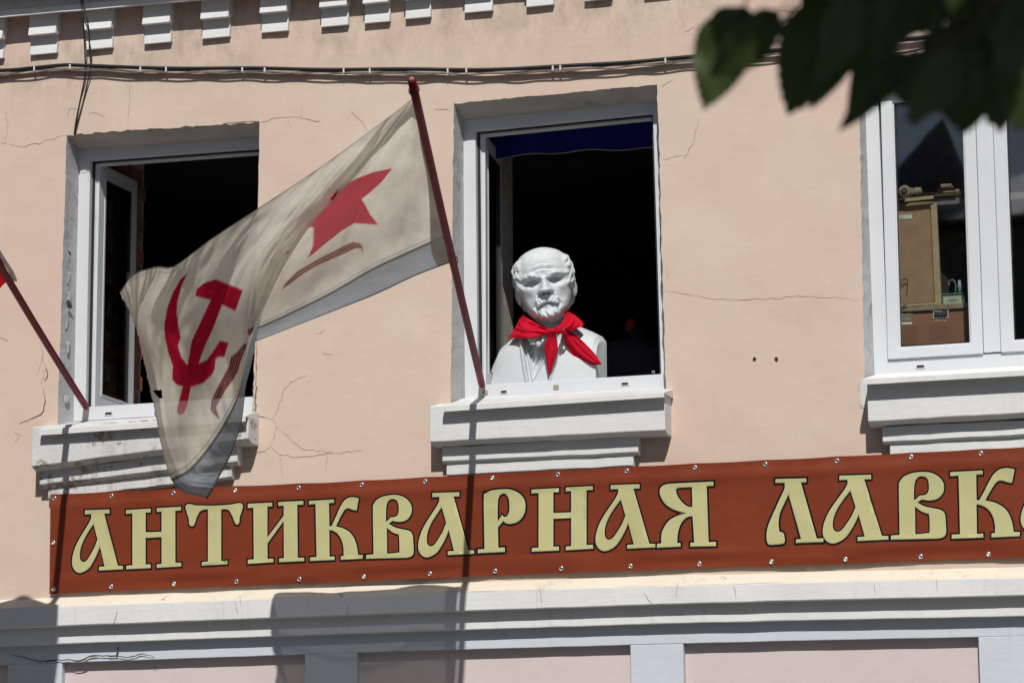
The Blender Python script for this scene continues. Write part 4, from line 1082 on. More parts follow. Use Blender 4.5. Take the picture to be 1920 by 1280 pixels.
# ears
def ear(s):
    v = []; f = []; n1, n2 = 26, 14
    for a in range(n1+1):
        t = a/n1*math.pi*1.0
        for b_ in range(n2):
            p = 2*math.pi*b_/n2
            rr = math.sin(t); hz = .105*math.cos(t); wd = (.062+.016*math.cos(t))*rr
            Y = wd*math.cos(p); X = .034*math.sin(p)*(.4+.6*rr)
            rim = max(0, abs(math.cos(p))**3)
            X += (.014*rim-.018*gs(Y, .028))*rr*(1 if math.sin(p) > 0 else .2)
            q = Vector((X+.022, -Y*1.0-.01, hz))
            q = Matrix.Rotation(math.radians(24), 3, 'Z') @ q
            q = Matrix.Rotation(math.radians(-10), 3, 'X') @ q
            v.append(Vector((s*(.350+q.x), q.y+.01, q.z-.125)))
    for a in range(n1):
        for b_ in range(n2): f.append((a*n2+b_, a*n2+(b_+1) % n2, (a+1)*n2+(b_+1) % n2, (a+1)*n2+b_))
    # lobe
    return v, f
mbh = MB(); mbh.add(hv, hf)
for s in (-1, 1): mbh.add(*ear(s))
# head axes: faces the viewer, slightly rolled
hc = P(1021.5, 532, -BY+.02)
fwd = Vector((math.sin(math.radians(15)), -math.cos(math.radians(15)), -math.sin(math.radians(4)))).normalized()
side = Vector((0,0,1)).cross(-fwd).normalized(); side = -side if side.x < 0 else side
upv = side.cross(-fwd).normalized() if side.cross(-fwd).z > 0 else -side.cross(-fwd).normalized()
ro = Matrix.Rotation(math.radians(8.5), 3, fwd)
if (ro @ side).z < 0: ro = Matrix.Rotation(math.radians(-8.5), 3, fwd)
side = ro @ side; upv = ro @ upv
HX = 1.02
def H2W(p): return hc+(side*p.x*HX+fwd*p.y*.93+upv*p.z)*HH
head = mk('head', [H2W(p) for p in mbh.v], mbh.f, m_bust, bust, smooth=True)

# torso: front shell with cut arms, lapels, collar and tie
zb_t = sill_z-.01
def TX(px): return P(px, 690, -BY+.10).x
xL, xR = TX(915), TX(1113)
topL, topN1, topN2, topR = 0, 0, 0, 0
def ztop(u):     # shoulder line in picture px
    pts = [(-1.0, 664), (-.90, 640), (-.75, 629), (-.5, 617), (-.28, 600), (-.1, 588), (.1, 586), (.3, 594), (.5, 603), (.75, 613), (.93, 622), (1.0, 632)]
    y = float(np.interp(u, [p[0] for p in pts], [p[1] for p in pts])); return P(1020+u*100, y, -BY+.02).z
v = []; f = []; NUt, NVt = 300, 200
yb_ = BY+.115
for i in range(NUt+1):
    u = -1+2*i/NUt
    zt = ztop(u)
    for j in range(NVt+1):
        vq = j/NVt; t = vq**.8 if False else vq
        z = zb_t+(zt-zb_t)*math.sin(t*math.pi/2)**.9
        h = (z-zb_t)/(zt-zb_t)
        xl = xL+.030*sst(.35, 1, h)**1.5*(1 if u < 0 else 0)
        dep = (.185+.055*(1-u*u))*(max(0, 1-h**6))**.5*(1-.10*h)+.0
        x = xL+(xR-xL)*(u+1)/2+(.028*h**2.5)*(-u if u < 0 else 0)*1.0
        y = yb_-dep
        # picture-space helpers for coat details: centre line px ~1040 at base, opening edges
        X_ = (x-xL)/(xR-xL); Z_ = (z-zb_t)/.26
        oL = .395-.10*Z_; oR = .585+.15*Z_
        inside = sst(oL-.003, oL+.010, X_)*(1-sst(oR-.010, oR+.003, X_))
        y += .024*inside
        y -= .012*gs(X_-oL+.012, .012)+.010*gs(X_-oR-.012, .012)
        v2L = .45-.13*Z_; v2R = .405+.31*Z_
        in2 = sst(v2L-.003, v2L+.009, X_)*(1-sst(v2R-.009, v2R+.003, X_))
        y += .014*in2; y -= .006*gs(X_-v2L+.010, .010)*inside+.006*gs(X_-v2R-.010, .010)*inside
        y -= .008*gs(X_-(oL+.035), .010)*inside
        tie = gs(X_-(.455+.02*(1-Z_)), .028)*sst(.30, .45, Z_); y -= .016*tie*in2
        y += in2*.004*math.sin(X_*150-Z_*30)
        y += .0005*fbm((x*14, z*14, 2))
        v.append(Vector((x, y, z)))
for i in range(NUt):
    for j in range(NVt): a = i*(NVt+1)+j; f.append((a, a+1, a+NVt+2, a+NVt+1))
n0 = len(v)
for i in (0, NUt):      # flat cut sides
    c = len(v); 
    col_ = [i*(NVt+1)+j for j in range(NVt+1)]
    bk = len(v); v.append(Vector((v[col_[0]].x, yb_, zb_t))); v.append(Vector((v[col_[-1]].x, yb_, v[col_[-1]].z)))
    f.append(tuple(col_+[bk+1, bk]))
f.append((n0, n0+1, n0+3, n0+2))
torso = mk('torso', v, f, m_bust, bust, smooth=True)
torso.data.set_sharp_from_angle(angle=math.radians(38)) if hasattr(torso.data, 'set_sharp_from_angle') else None
# neck
nk0 = H2W(Vector((0, -.10, -.25))); nk1 = Vector((P(1030, 640, -BY).x, BY+.0, P(1030, 655, -BY).z))
MB().tube([nk0, nk0.lerp(nk1, .35), nk0.lerp(nk1, .7), nk1], [.062, .060, .066, .09], 32).build('neck', m_bust, bust, smooth=True)
# shirt collar points and tie knot
def blob(name, px, py, D, rx, ry, rz, mat, par):
    bm = bmesh.new(); bmesh.ops.create_icosphere(bm, subdivisions=3, radius=1)
    c = P(px, py, D)
    v = [c+Vector((q.co.x*rx, q.co.y*ry, q.co.z*rz)) for q in bm.verts]; bm.verts.index_update(); f = [[q.index for q in fc.verts] for fc in bm.faces]; bm.free()
    return mk(name, v, f, mat, par, smooth=True)
blob('tie_knot', 1010, 643, -BY+.135, .013, .012, .019, m_bust, bust)
def patch(name, grid, mat, par, n=(24, 24), wob=0, fr=(3, 5), thick=.0015, ph=0):
    q = cr(np.array(grid, float), n[0]); q = np.transpose(cr(np.transpose(q, (1, 0, 2)), n[1]), (1, 0, 2))
    v = []
    for i in range(n[0]):
        for j in range(n[1]):
            a, b_ = i/(n[0]-1), j/(n[1]-1)
            sn = math.sin(b_*fr[1]+a*fr[0]+ph); d = wob*(1.3*(1-abs(sn))**1.5+.6*sn+.5*math.sin(b_*fr[1]*2.3-a*fr[0]*1.6+ph)+1.1*noise.noise(Vector((a*5, b_*5, ph*3+fr[1]))))
            v.append(P(q[i, j, 0], q[i, j, 1], q[i, j, 2]+d))
    f = [(i*n[1]+j, (i+1)*n[1]+j, (i+1)*n[1]+j+1, i*n[1]+j+1) for i in range(n[0]-1) for j in range(n[1]-1)]
    o = mk(name, v, f, mat, par, smooth=True)
    if thick: s = o.modifiers.new('s', 'SOLIDIFY'); s.thickness = thick; s.offset = 0
    return o
K = -BY
zz = lambda l, D: [(900+x/7.385, 570+y/7.385, K+(d-K)*(.74 if d > K else 1)) for (x, y), d in zip(l, D)]
patch('shirt_collar', [zz([(640,420),(700,560)], [K+.155, K+.175]), zz([(800,430),(760,560)], [K+.18, K+.185])], m_bust, bust, n=(8, 8), thick=.006)
patch('shirt_collar', [zz([(870,430),(850,540)], [K+.19, K+.20]), zz([(960,420),(930,470)], [K+.18, K+.19])], m_bust, bust, n=(8, 8), thick=.006)

m_scarf = cloth_mat('red_scarf_cloth', None, (.56,.012,.032), 0, .16)
# ---- red neckerchief
sc = tag(empty('neckerchief', P(1048, 618, K+.2)), 'bright red neckerchief knotted round the neck of the white bust', 'neckerchief')
# left drape: rows from inner (neck) edge to outer edge; columns from back of neck to the knot
patch('scarf_drape', [
  zz([(590,120),(520,260),(395,470)], [K-.01, K+.06, K+.12]),
  zz([(640,190),(600,330),(600,470)], [K+.09, K+.155, K+.190]),
  zz([(790,275),(770,370),(780,462)], [K+.13, K+.19, K+.210]),
  zz([(930,335),(900,385),(890,425)], [K+.150, K+.205, K+.215]),
  zz([(1070,330),(1060,370),(1060,400)], [K+.195, K+.23, K+.23])], m_scarf, sc, n=(60, 40), wob=.006, fr=(2.2, 13), ph=1)
patch('scarf_roll', [
  zz([(600,125),(620,150),(640,190)], [K-.01, K+.03, K+.03]),
  zz([(680,200),(690,250),(710,300)], [K+.075, K+.12, K+.11]),
  zz([(830,270),(850,310),(870,350)], [K+.12, K+.165, K+.16]),
  zz([(960,345),(980,365),(1000,390)], [K+.145, K+.20, K+.20]),
  zz([(1060,320),(1070,355),(1080,390)], [K+.19, K+.225, K+.22])], m_scarf, sc, n=(50, 20), wob=.003, fr=(3, 9))
patch('scarf_drape', [
  zz([(1205,60),(1230,100),(1250,120)], [K-.03, K+.0, K-.02]),
  zz([(1195,150),(1290,190),(1335,170)], [K+.07, K+.10, K+.06]),
  zz([(1150,250),(1260,290),(1430,290)], [K+.15, K+.16, K+.10]),
  zz([(1120,330),(1180,345),(1240,370)], [K+.21, K+.21, K+.19])], m_scarf, sc, n=(50, 40), wob=.007, fr=(2, 12), ph=2)
patch('scarf_roll', [
  zz([(1205,70),(1225,110),(1250,150)], [K-.01, K+.03, K+.02]),
  zz([(1150,210),(1180,230),(1210,250)], [K+.11, K+.15, K+.14]),
  zz([(1100,300),(1120,330),(1140,360)], [K+.19, K+.225, K+.22])], m_scarf, sc, n=(40, 16), wob=.004, fr=(3, 7))
patch('scarf_tail', [
  zz([(1040,400),(1000,410),(960,410)], [K+.222, K+.235, K+.225]),
  zz([(1075,560),(990,570),(892,575)], [K+.195, K+.215, K+.19]),
  zz([(1060,700),(990,720),(905,700)], [K+.190, K+.205, K+.185]),
  zz([(1015,840),(975,850),(930,850)], [K+.188, K+.196, K+.186]),
  zz([(960,985),(957,987),(952,985)], [K+.186, K+.186, K+.186])], m_scarf, sc, n=(60, 30), wob=.0035, fr=(2, 9), ph=.5)
patch('scarf_tail', [
  zz([(1150,365),(1150,395),(1142,430)], [K+.235, K+.24, K+.225]),
  zz([(1260,380),(1230,440),(1190,560)], [K+.150, K+.18, K+.16]),
  zz([(1430,520),(1370,590),(1320,740)], [K+.115, K+.145, K+.125]),
  zz([(1590,690),(1560,760),(1530,832)], [K+.105, K+.12, K+.105]),
  zz([(1685,830),(1683,832),(1680,834)], [K+.10, K+.10, K+.10])], m_scarf, sc, n=(60, 30), wob=.004, fr=(1.5, 8), ph=2.4)
kn = blob('scarf_knot', 1048.5, 618.5, K+.176, .019, .016, .021, m_scarf, sc)
for vtx in kn.data.vertices: vtx.co += vtx.normal*.0022*math.sin(vtx.co.x*420+vtx.co.z*260)

# ================================================================== INSIDE WINDOW TWO
m_navy = cloth_mat('navy_curtain_cloth', None, (.030,.038,.34), 0, .35)
v = []; f = []; n = 70
for i in range(n):
    t = i/(n-1); px = 905+t*345
    y0 = 225-t*36; y1 = 299-t*20-5*math.sin(t*3.0)+2*math.sin(t*19)
    for j in range(8):
        s = j/7; v.append(P(px, y0+(y1-y0)*s, -.42-.012*math.sin(t*22+s)))
f = [(i*8+j, (i+1)*8+j, (i+1)*8+j+1, i*8+j+1) for i in range(n-1) for j in range(7)]
cu = tag(empty('curtain', P(1080, 240, -.42)), 'raised navy blue cloth blind hanging at the top of the middle window', 'curtain')
mk('cloth', v, f, m_navy, cu, smooth=True)
MB().tube([v[i*8+7]+Vector((0, -.003, 0)) for i in range(n)], .0028, 6).build('hem', plain('pale_hem', (.25,.27,.38), rough=.5), cu, smooth=True)
# dim figure standing inside
fg = tag(empty('dim_figure', P(1190, 700, -1.5)), 'dim dark blue figure with a reddish head inside the middle window, behind the bust', 'figure')
m_fig = plain('dark_blue_cloth', (.06,.065,.10), rough=.9); m_figr = plain('red_cloth', (.42,.03,.02), rough=.7)
v = []; f = []; n = 26
prof = [(735,82,.2),(700,80,.2),(672,74,.19),(655,60,.17),(645,36,.12),(636,14,.07),(620,11,.06)]
for k, (py, hw, dp) in enumerate(prof):
    c = P(1188+(k-3)*1.5, py, -1.5)
    for i in range(n):
        a = 2*math.pi*i/n; v.append(c+Vector((hw/395*math.cos(a), dp*math.sin(a), .01*math.sin(a*2))))
for k in range(len(prof)-1):
    for i in range(n): f.append((k*n+i, k*n+(i+1) % n, (k+1)*n+(i+1) % n, (k+1)*n+i))
f.append(tuple(range(len(v)-n, len(v))))
mk('torso', v, f, m_fig, fg, smooth=True)
bm = bmesh.new(); bmesh.ops.create_uvsphere(bm, u_segments=24, v_segments=16, radius=1); bm.verts.index_update()
c = P(1183, 610, -1.47)
mk('head', [c+Vector((q.co.x*.030*(1-.15*q.co.z), q.co.y*.035, q.co.z*.036)) for q in bm.verts], [[q.index for q in fc.verts] for fc in bm.faces], m_figr, fg, smooth=True); bm.free()
# brick lies by the lower right corner: small metal latch
c = P(1225, 697, -.19)
lt = MB().tube([c+Vector((-.006, 0, -.006)), c+Vector((-.004, 0, .003)), c+Vector((.003, 0, .003)), c+Vector((.005, 0, -.006))], .0018, 8).build('window_latch', m_clip, None, smooth=True)
tag(lt, 'small bright metal catch on the lower right corner of the middle window', 'latch')

# ================================================================== BEHIND WINDOW THREE
m_fibre = plain('fibreboard', (.27,.175,.095), rough=.85, var=.16, scale=14, bumpd=.0015)
m_fibe = plain('fibreboard_edge', (.34,.26,.15), rough=.9, var=.25, scale=40)
m_radio = plain('brown_hardboard', (.22,.10,.055), rough=.75, var=.12, scale=8)
m_lab = plain('paper_label', (.62,.62,.55), rough=.8, var=.05); m_ink = plain('faded_ink', (.10,.09,.08), rough=.8)
m_dust = plain('dusty_wood', (.22,.18,.13), rough=.9, var=.35, scale=30, bumpd=.003)
m_dkm = plain('dark_metal', (.035,.035,.035), rough=.6)
Dk = -.27
def bxp(name, x0, y0, x1, y1, D, dep, mat, par, bevel=.003, skew=0):
    """box whose front face spans picture px (x0,y0)-(x1,y1) at depth D and runs dep metres inwards"""
    a = P(x0, y1, D); b_ = P(x1, y0, D)
    return MB().box(a.x, b_.x, -D, -D+dep, a.z, b_.z).build(name, mat, par, bevel=bevel)
def emp(name, px, py, D): return empty(name, P(px, py, D))
sup = tag(bxp('display_shelf', 1668, 651, 1990, 661, Dk-.0, .35, m_board, None), 'pale shelf board under the brown radio inside the right window', 'shelf')
rd = tag(emp('radio_set', 1750, 650, Dk), 'back of an old radio with perforated brown hardboard cover, inside the right window', 'radio')
bxp('case', 1640, 579, 1816, 652, Dk-.008, .22, m_dust, rd)
bxp('back_cover', 1644, 583, 1811.5, 650.5, Dk, .010, m_radio, rd, bevel=.001)
bxp('case_edge', 1640, 576.5, 1816.5, 579, Dk+.004, .05, m_dust, rd, bevel=.001)
mbv = MB()
def vents(x0, x1, y0, dx, dy, rows, skew):
    for r_ in range(rows):
        x = x0+(dx/2 if r_ % 2 else 0)
        while x < x1:
            c = P(x, y0+r_*dy-(x-x0)*skew, Dk+.0012); k = 8
            mbv.add([c+Vector((.0023*math.cos(q*math.pi/4), 0, .0023*math.sin(q*math.pi/4))) for q in range(k)], [tuple(range(k))]); x += dx
vents(1690, 1719.5, 613.5, 4.5, 4.45, 8, .065); vents(1744.5, 1784, 610.5, 4.5, 4.45, 7, .065)
mbv.build('vent_holes', m_gap, rd)['kind'] = 'stuff'
bxp('label', 1684, 587, 1710.5, 602, Dk+.001, .001, m_dust, rd, bevel=0); bxp('label', 1684, 603, 1710, 609, Dk+.001, .001, m_lab, rd, bevel=0)
mbi = MB()
for k, (x0, y0, x1) in enumerate([(1686,589.5,1708),(1686,592.5,1702),(1687,595.5,1709),(1686,598.5,1705),(1688,600.5,1709)]):
    a = P(x0, y0+.5, Dk+.0022); b_ = P(x1, y0-.4, Dk+.0022); mbi.box(a.x, b_.x, -(Dk+.0026), -(Dk+.0021), a.z, b_.z)
mbi.build('label_print', m_lab, rd)
for a in ((1750,581,1778,596),): 
    bxp('socket_panel', *a, Dk+.001, .001, m_dkm, rd, bevel=0)
    mbs = MB()
    for x0, y0, x1, y1 in ((1750,581,1750.7,596),(1777.3,580,1778,596),(1750,595.3,1778,596)):
        p0 = P(x0, y1, Dk+.0024); p1 = P(x1, y0, Dk+.0024); mbs.box(p0.x, p1.x, -(Dk+.0028), -(Dk+.0022), p0.z, p1.z)
    for x0 in (1753.5, 1758, 1762.5): 
        p0 = P(x0, 584, Dk+.0024); p1 = P(x0+3, 582.3, Dk+.0024); mbs.box(p0.x, p1.x, -(Dk+.0028), -(Dk+.0022), p0.z, p1.z)
    for x0 in (1752, 1759.5, 1777-8): 
        p0 = P(x0, 602-.5, Dk+.0024); p1 = P(x0+6.5, 600, Dk+.0024); mbs.box(p0.x, p1.x, -(Dk+.0028), -(Dk+.0022), p0.z, p1.z)
    mbs.build('panel_print', m_lab, rd)
    for k in range(4):
        p = P(1755+k*5.6, 590, Dk+.002); MB().tube([p+Vector((0, .002, 0)), p+Vector((0, -.012, 0))], .0042, 10).build('socket', m_dkm, rd)
for py in (631, 636):
    p = P(1809, py, Dk+.001); MB().tube([p, p+Vector((0, -.003, 0))], .0022, 8).build('screw', m_steel, rd)
# tall cabinet seen from behind
cbn = tag(emp('tall_cabinet', 1715, 575, Dk), 'tall tan fibreboard cabinet seen from behind, standing on the radio in the right window', 'cabinet')
bxp('back_panel', 1640, 377, 1752.5, 573, Dk-.012, .012, m_fibre, cbn, bevel=.001)
a0, a1 = P(1753.2, 573, Dk), P(1759.5, 380, Dk); MB().hexa([(a0.x, -Dk-.002, a0.z), (a1.x, -Dk-.002, a0.z), (a1.x-.008, -Dk-.002, a1.z), (a0.x-.006, -Dk-.002, a1.z)], [(a0.x, -Dk+.02, a0.z), (a1.x, -Dk+.02, a0.z), (a1.x-.008, -Dk+.02, a1.z), (a0.x-.006, -Dk+.02, a1.z)]).build('side_board', m_fibe, cbn, bevel=.002)
bxp('bottom_board', 1640, 571, 1759, 573.6, Dk+.003, .02, m_fibe, cbn, bevel=.002)
bxp('label', 1687, 401.5, 1710, 411, Dk-.010, .001, m_lab, cbn, bevel=0)
mbi = MB()
for x0, y0, x1 in ((1689,403.5,1698),(1701,403,1708),(1689,406,1699),(1689,408.5,1694)):
    a = P(x0, y0+.5, Dk-.0085); b_ = P(x1, y0-.4, Dk-.0085); mbi.box(a.x, b_.x, -(Dk-.0080), -(Dk-.0085), a.z, b_.z)
mbi.build('label_print', m_ink, cbn)
MB().tube(pxcurve([(1680,526),(1690,524),(1698,522),(1701,524),(1702,532),(1700,545)], Dk+.006, 24), .0018, 6).build('wire', m_dkm, cbn, smooth=True)
MB().tube(pxcurve([(1680,533),(1690,529),(1696,525),(1699,522)], Dk+.006, 16), .0015, 6).build('wire', m_dkm, cbn, smooth=True)
MB().tube(pxcurve([(1684,590),(1689,580),(1695,573),(1700,571)], Dk+.012, 16), .0022, 6).build('wire', m_dkm, cbn, smooth=True)
# corrugated strip on the cabinet top
v = []; f = []; n = 60
for i in range(n):
    t = i/(n-1); px = 1697+t*54
    for j in range(2):
        v.append(P(px, 379-t*5.5-j*5-(2.0*abs(math.sin(i*.55)) if j else 0), Dk+.012-j*.0))
cg = mk('corrugated_strip', v, [(2*i, 2*i+1, 2*i+3, 2*i+2) for i in range(n-1)], m_fibe, cbn); s_ = cg.modifiers.new('s', 'SOLIDIFY'); s_.thickness = .01
bxp('top_board', 1640, 372, 1697, 376, Dk+.03, .03, m_fibe, cbn)
def lathe_x(mb, c, prof, n=22):   # axis along x
    v = []; f = []
    for h, r_ in prof:
        for k in range(n): v.append(c+Vector((h, r_*math.cos(2*math.pi*k/n), r_*math.sin(2*math.pi*k/n))))
    for j in range(len(prof)-1):
        for k in range(n): f.append((j*n+k, j*n+(k+1) % n, (j+1)*n+(k+1) % n, (j+1)*n+k))
    f += [tuple(range(n)), tuple(range((len(prof)-1)*n, len(prof)*n))]
    return mb.add(v, f)
rl = tag(emp('wooden_reel', 1698, 370, Dk), 'dusty round wooden reel lying on top of the tall cabinet', 'reel')
c = P(1697, 360, Dk)
o = MB().tube([c+Vector((0, -.02, 0)), c+Vector((0, -.012, 0)), c+Vector((0, .05, 0))], [.022, .028, .029], 24).build('drum', m_dust, rl, smooth=True)
MB().tube([c+Vector((0, -.028, 0)), c+Vector((0, -.02, 0))], [.010, .015], 16).build('hub', m_dkm, rl)
lathe_x(MB(), P(1708, 360, Dk-.01), [(0,.018),(.012,.018),(.012,.012),(.018,.012),(.018,.019),(.044,.017),(.048,.01)]).build('spindle', m_dust, rl, smooth=False, bevel=.002)
wb = tag(emp('wooden_block', 1775, 350, Dk), 'small dusty wooden block on top of the papers, right of the reel', 'block')
bb_ = bxp('block', 1763, 343.5, 1784, 352, Dk, .06, m_dust, wb, bevel=.004); bxp('strip', 1757, 353, 1792, 355.5, Dk+.005, .07, m_dust, wb)
pp = tag(emp('paper_stack', 1780, 365, Dk), 'stack of yellowed papers and a plank lying right of the reel', 'papers')
for k, (x0, y0, x1, y1) in enumerate([(1750,364,1792,366.5),(1755,361,1798,364),(1768,356.5,1800,361),(1730,360,1765,362.5)]):
    bxp('sheet', x0, y0, x1, y1, Dk+.01-k*.004, .12, m_fibe if k < 3 else m_dust, pp, bevel=.001)
bxp('plank', 1790, 353, 1803, 367, Dk, .1, m_dust, pp, bevel=.006)
shb = tag(bxp('wall_shelf', 1752, 367.5, 2000, 372, Dk-.01, .25, m_room, None), 'dark shelf board inside the right window carrying the papers', 'shelf')
# tin with handle
tn = tag(emp('glass_tin', 1785, 572, Dk), 'small greenish tin with pale oval and curved strap handle on the radio', 'tin')
m_tin = plain('greenish_tin', (.20,.27,.23), rough=.35, var=.3, scale=30); m_tinp = plain('pale_tin_print', (.36,.40,.27), rough=.5, var=.2, scale=60)
bxp('body', 1767, 552.5, 1804, 573, Dk+.004, .08, m_tin, tn, bevel=.003)
bxp('lid', 1765.5, 548.5, 1805, 552.5, Dk+.008, .09, m_tin, tn, bevel=.002)
bxp('front_print', 1769.5, 555, 1802, 571, Dk+.005, .001, m_tinp, tn, bevel=0)
c = P(1786, 562.5, Dk+.0066); mk('diamond', [c+Vector((.024, 0, 0)), c+Vector((0, 0, .0085)), c+Vector((-.024, 0, 0)), c+Vector((0, 0, -.0085))], [(0,1,2,3)], m_tin, tn)
hp_ = cr([(1779,536),(1778,528),(1783,524),(1789,525),(1793,535),(1792,550)], 20); v = []
for x, y in hp_: v += [P(x, y, Dk), P(x, y, Dk-.03)]
hd = mk('strap_handle', v, [(2*i, 2*i+1, 2*i+3, 2*i+2) for i in range(19)], m_tin, tn, smooth=True); s_ = hd.modifiers.new('s', 'SOLIDIFY'); s_.thickness = .004
jr = tag(emp('small_jar', 1800, 548, Dk), 'small blue-grey glass jar standing behind the strap handle on the tin', 'jar')
c = P(1799.5, 548, Dk-.03); m_jar = plain('blue_glass', (.22,.33,.40), rough=.15)
MB().tube([c, c+Vector((0,0,.036)), c+Vector((0,0,.040)), c+Vector((0,0,.052))], [.0085,.0085,.006,.007], 16).build('body', m_jar, jr, smooth=True)
bt_ = tag(emp('small_bottle', 1807, 572, Dk), 'tiny white capped bottle at the right end of the radio', 'bottle')
c = P(1807.5, 572.5, Dk-.005)
MB().tube([c, c+Vector((0,0,.020)), c+Vector((0,0,.026)), c+Vector((0,0,.028)), c+Vector((0,0,.036))], [.0060,.0060,.0030,.0035,.0035], 14).build('body', m_lab, bt_, smooth=True)
bk_ = tag(emp('dark_box', 1768, 545, Dk), 'dark grey box leaning in shadow behind the cabinet edge, above the tin', 'box')
a = P(1761.5, 575, Dk-.02); b_ = P(1772, 505, Dk-.05)
MB().hexa([(a.x, -Dk+.03, a.z), (a.x+.035, -Dk+.1, a.z), (a.x+.028, -Dk+.1, b_.z-.03), (a.x, -Dk+.03, b_.z)], [(a.x-.02, -Dk+.06, a.z), (a.x+.0, -Dk+.2, a.z), (a.x, -Dk+.2, b_.z-.03), (a.x-.02, -Dk+.06, b_.z)]).build('box', m_dkm, bk_, bevel=.002)

# ================================================================== TREE (foreground, hanging into the top right corner)
def leafmat(name, c1, c2):
    m = bpy.data.materials.new(name); m.use_nodes = True; nt = m.node_tree
    b = nt.nodes['Principled BSDF']; o = nt.nodes['Material Output']
    c = coords(nt); cc = mixc(nt, ramp(nt, noi(nt, c, 9, 4), [(.3, 0), (.7, 1)]).outputs[0], c1, c2)
    nt.links.new(cc, b.inputs['Base Color']); b.inputs['Roughness'].default_value = .42
    t = nt.nodes.new('ShaderNodeBsdfTranslucent'); nt.links.new(mixc(nt, .5, cc, (.10,.16,.02)), t.inputs[0])
    mx = nt.nodes.new('ShaderNodeMixShader'); mx.inputs[0].default_value = .25
    nt.links.new(b.outputs[0], mx.inputs[1]); nt.links.new(t.outputs[0], mx.inputs[2]); nt.links.new(mx.outputs[0], o.inputs[0])
    bump(nt, b, noi(nt, c, 60, 4), .3, .001)
    return m
m_leaf = leafmat('leaf_green', (.024,.040,.008), (.040,.064,.012)); m_bark = plain('bark', (.06,.045,.035), rough=.95, var=.4, scale=18, bumpd=.01)
m_twig = plain('twig', (.10,.04,.03), rough=.7)
def leafmesh(seed):
    rr = random.Random(seed); n = 26; cols = 4; v = []; f = []
    hw = []
    for i in range(n+1):
        t = i/n; w = .5*.80*(math.sin(math.pi*min(1, t**.72))**.85)*(1-.25*t) if 0 < t < 1 else 0
        if t > .86: w = .5*.80*.30*((1-t)/.14)**1.1*1.05
        hw.append(w)
    for i in range(n+1):
        t = i/n
        for k in range(-cols, cols+1):
            s = k/cols; ww = hw[i]*(1+(.055 if i % 2 else -.02)*(abs(s) == 1))
            back = -.07*abs(s)**1.5*(1 if t < .15 else 0)
            x = s*ww; y = t+back+(.02 if (i % 2 and abs(s) == 1) else 0)
            z = .16*abs(x)-.10*(t-.4)**2+.025*math.sin(t*13+s*2+seed)*abs(s)
            v.append((x, y, z))
    m = 2*cols+1
    for i in range(n):
        for k in range(m-1): f.append((i*m+k, i*m+k+1, (i+1)*m+k+1, (i+1)*m+k))
    # midrib and petiole as part of the leaf sheet
    b0 = len(v)
    for t, r_ in ((-.28, .012), (0, .012), (.5, .008), (1.0, .002)):
        zc = -.10*(t-.4)**2 if t >= 0 else -.016
        for q in range(5): a = 2*math.pi*q/5; v.append((r_*math.cos(a), t, zc+r_*math.sin(a)))
    for i in range(3):
        for q in range(5): f.append((b0+i*5+q, b0+i*5+(q+1) % 5, b0+(i+1)*5+(q+1) % 5, b0+(i+1)*5+q))
    me = bpy.data.meshes.new('leaf'); me.from_pydata(v, [], f); me.materials.append(m_leaf); me.shade_smooth(); return me
LM = [leafmesh(k) for k in range(4)]
tr_base = Vector((Pd(2500, 640, 3.9).x, Pd(2500, 640, 3.9).y, 0))
tree = tag(empty('tree', tr_base), 'dark broad-leaved branch with blurred leaves hanging into the top right corner', 'tree')
leafpos = []
def leaf(bx, by, tx, ty, dist, wsc=1., roll=0., ddist=0.):
    a = Pd(bx, by, dist); b_ = Pd(tx, ty, dist+ddist); y = (b_-a); L = y.length; y.normalize()
    n = (-fw+u0*R.uniform(-.35, .35)+r0*R.uniform(-.35, .35)); n = (n-y*n.dot(y)).normalized()
    n = Matrix.Rotation(roll, 3, y) @ n; x = y.cross(n).normalized()
    m = Matrix((x*L*wsc, y*L, n*L)).transposed().to_4x4(); m.translation = a-tree.location
    o = bpy.data.objects.new('leaf', LM[R.randrange(4)]); COL.objects.link(o); o.parent = tree; o.matrix_local = m
    leafpos.append((a+b_)/2); return o
vis = [(1390,22,1318,206,3.5,.85,.2),(1452,30,1330,150,3.4,.72,-.3),(1462,40,1345,172,3.6,.62,.9),
 (1575,8,1474,216,3.45,.92,.15),(1600,-10,1530,160,3.3,.75,-.4),(1635,-20,1560,150,3.6,.6,.3),(1590,60,1520,205,3.7,.6,0),
 (1700,105,1573,246,3.5,.42,.5),(1665,60,1590,215,3.7,.5,-.2),(1700,-30,1640,120,3.4,.8,.2),(1660,-40,1560,90,3.6,.9,0),
 (1790,-30,1650,60,3.7,.8,-.3),(1735,100,1715,236,3.5,.85,.1),(1800,110,1700,225,3.3,.8,-.4),
 (1770,60,1805,252,3.6,.85,.2),(1850,100,1812,250,3.4,.8,-.2),(1880,70,1872,252,3.5,.8,.3),(1930,60,1908,246,3.3,.9,-.1),
 (1880,-20,1790,120,3.6,.85,.1),(1960,-30,1860,110,3.4,.85,-.3),(1990,40,1890,170,3.7,.9,.2),(1830,20,1740,170,3.5,.75,0),
 (1850,140,1760,210,3.3,.8,.5),(1990,110,1930,260,3.5,.8,0),(1930,0,2020,130,3.6,.9,0),(1550,-60,1500,40,3.5,.8,.2),
 (1450,-120,1540,-20,3.5,.8,.2),(1920,150,1850,230,3.7,.9,.3),(1655,85,1700,200,3.65,.6,.4),
 (1760,150,1690,190,3.8,.8,.2),(1860,30,1930,150,3.75,.9,.1),(1800,70,1900,200,3.8,.9,.1)]
for a in vis: leaf(*a, ddist=R.uniform(-.05, .05))
nv = list(leafpos)
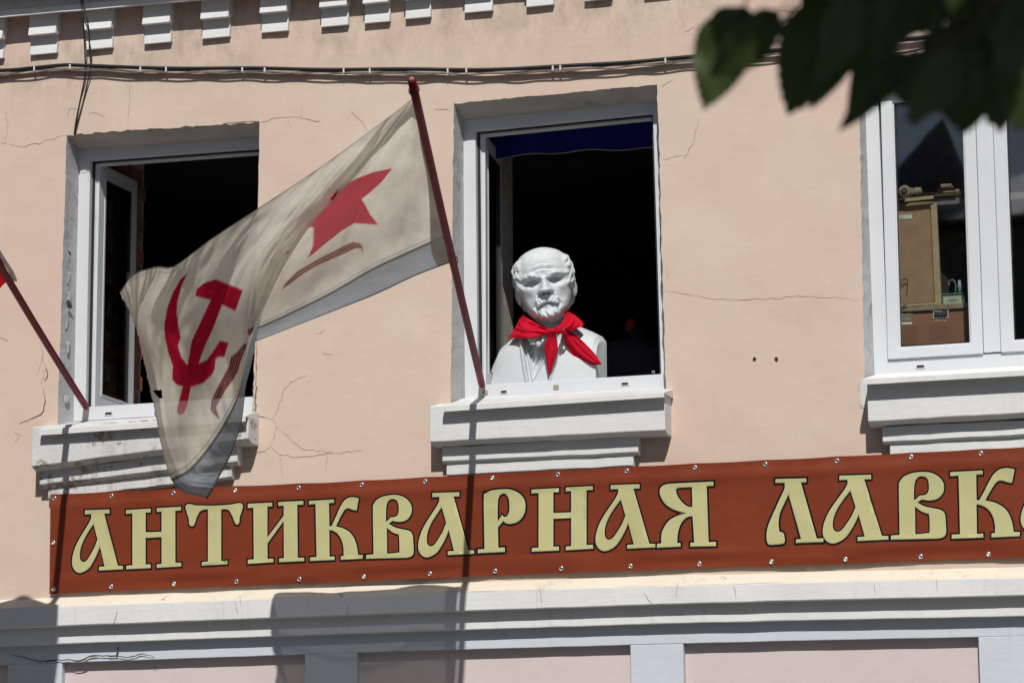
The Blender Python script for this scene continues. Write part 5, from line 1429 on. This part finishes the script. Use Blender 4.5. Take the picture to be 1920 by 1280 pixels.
for k in range(75):   # off-frame part of the same branch
    bx, by = R.choice([(R.uniform(1500, 2500), R.uniform(-420, -90)), (R.uniform(2000, 2500), R.uniform(-200, 330))])
    a = R.uniform(0, 6.28); L = R.uniform(120, 190)
    leaf(bx, by, bx+L*math.cos(a)*.6, by+L*(.5+.5*abs(math.sin(a))), R.uniform(2.9, 4.4), .85, R.uniform(-.6, .6))
for p in nv*2:     # unseen crown leaves, added sunward as occluders to shade the visible ones
    q = p+sdir*R.uniform(.25, 1.5)+Vector((R.uniform(-.09, .09), R.uniform(-.06, .06), R.uniform(-.06, .06)))
    L = R.uniform(.13, .17); n = (sdir+Vector((R.uniform(-.4, .4), R.uniform(-.4, .4), R.uniform(-.3, .3)))).normalized()
    y = Vector((R.uniform(-1, 1), R.uniform(-1, 1), -1.2)); y = (y-n*y.dot(n)).normalized(); x = y.cross(n)
    m = Matrix((x*L*.9, y*L, n*L)).transposed().to_4x4(); m.translation = q-y*L/2-tree.location
    pxp = project(q)
    if -20 < pxp[0] < 1940 and -20 < pxp[1] < 1300 and not (pxp[0] > 1800 and pxp[1] < 90): continue
    o = bpy.data.objects.new('leaf', LM[R.randrange(4)]); COL.objects.link(o); o.parent = tree; o.matrix_local = m
# trunk, limb and twigs
tp = Pd(2450, -500, 4.0)
MB().tube([tr_base, tr_base+Vector((.03, 0, 1)), tr_base+Vector((-.02, .03, 2)), tp, tp+Vector((.1, .1, 1.5)), tp+Vector((.0, .1, 3))], [.16, .13, .12, .10, .07, .03], 16).build('trunk', m_bark, tree, smooth=True)
def branch(pts, r_, nm='twig'):
    MB().tube([Pd(x, y, d) for x, y, d in cr(pts, 20)], [r_*(1-.75*i/19) for i in range(20)], 8).build(nm, m_twig if nm == 'twig' else m_bark, tree, smooth=True)
branch([(2450,-300,4.0),(2200,-180,3.8),(2000,-60,3.6),(1850,-20,3.55),(1700,-5,3.5),(1600,5,3.5)], .014, 'branch')
branch([(1700,-5,3.5),(1600,8,3.5),(1520,14,3.5),(1450,22,3.5),(1395,24,3.5)], .0022)
branch([(1900,-30,3.55),(1800,60,3.5),(1740,100,3.5),(1700,108,3.5)], .003)
branch([(2000,-60,3.6),(1930,30,3.5),(1880,70,3.5),(1850,95,3.45)], .003)
branch([(1640,2,3.5),(1600,30,3.5),(1590,60,3.6)], .0018)
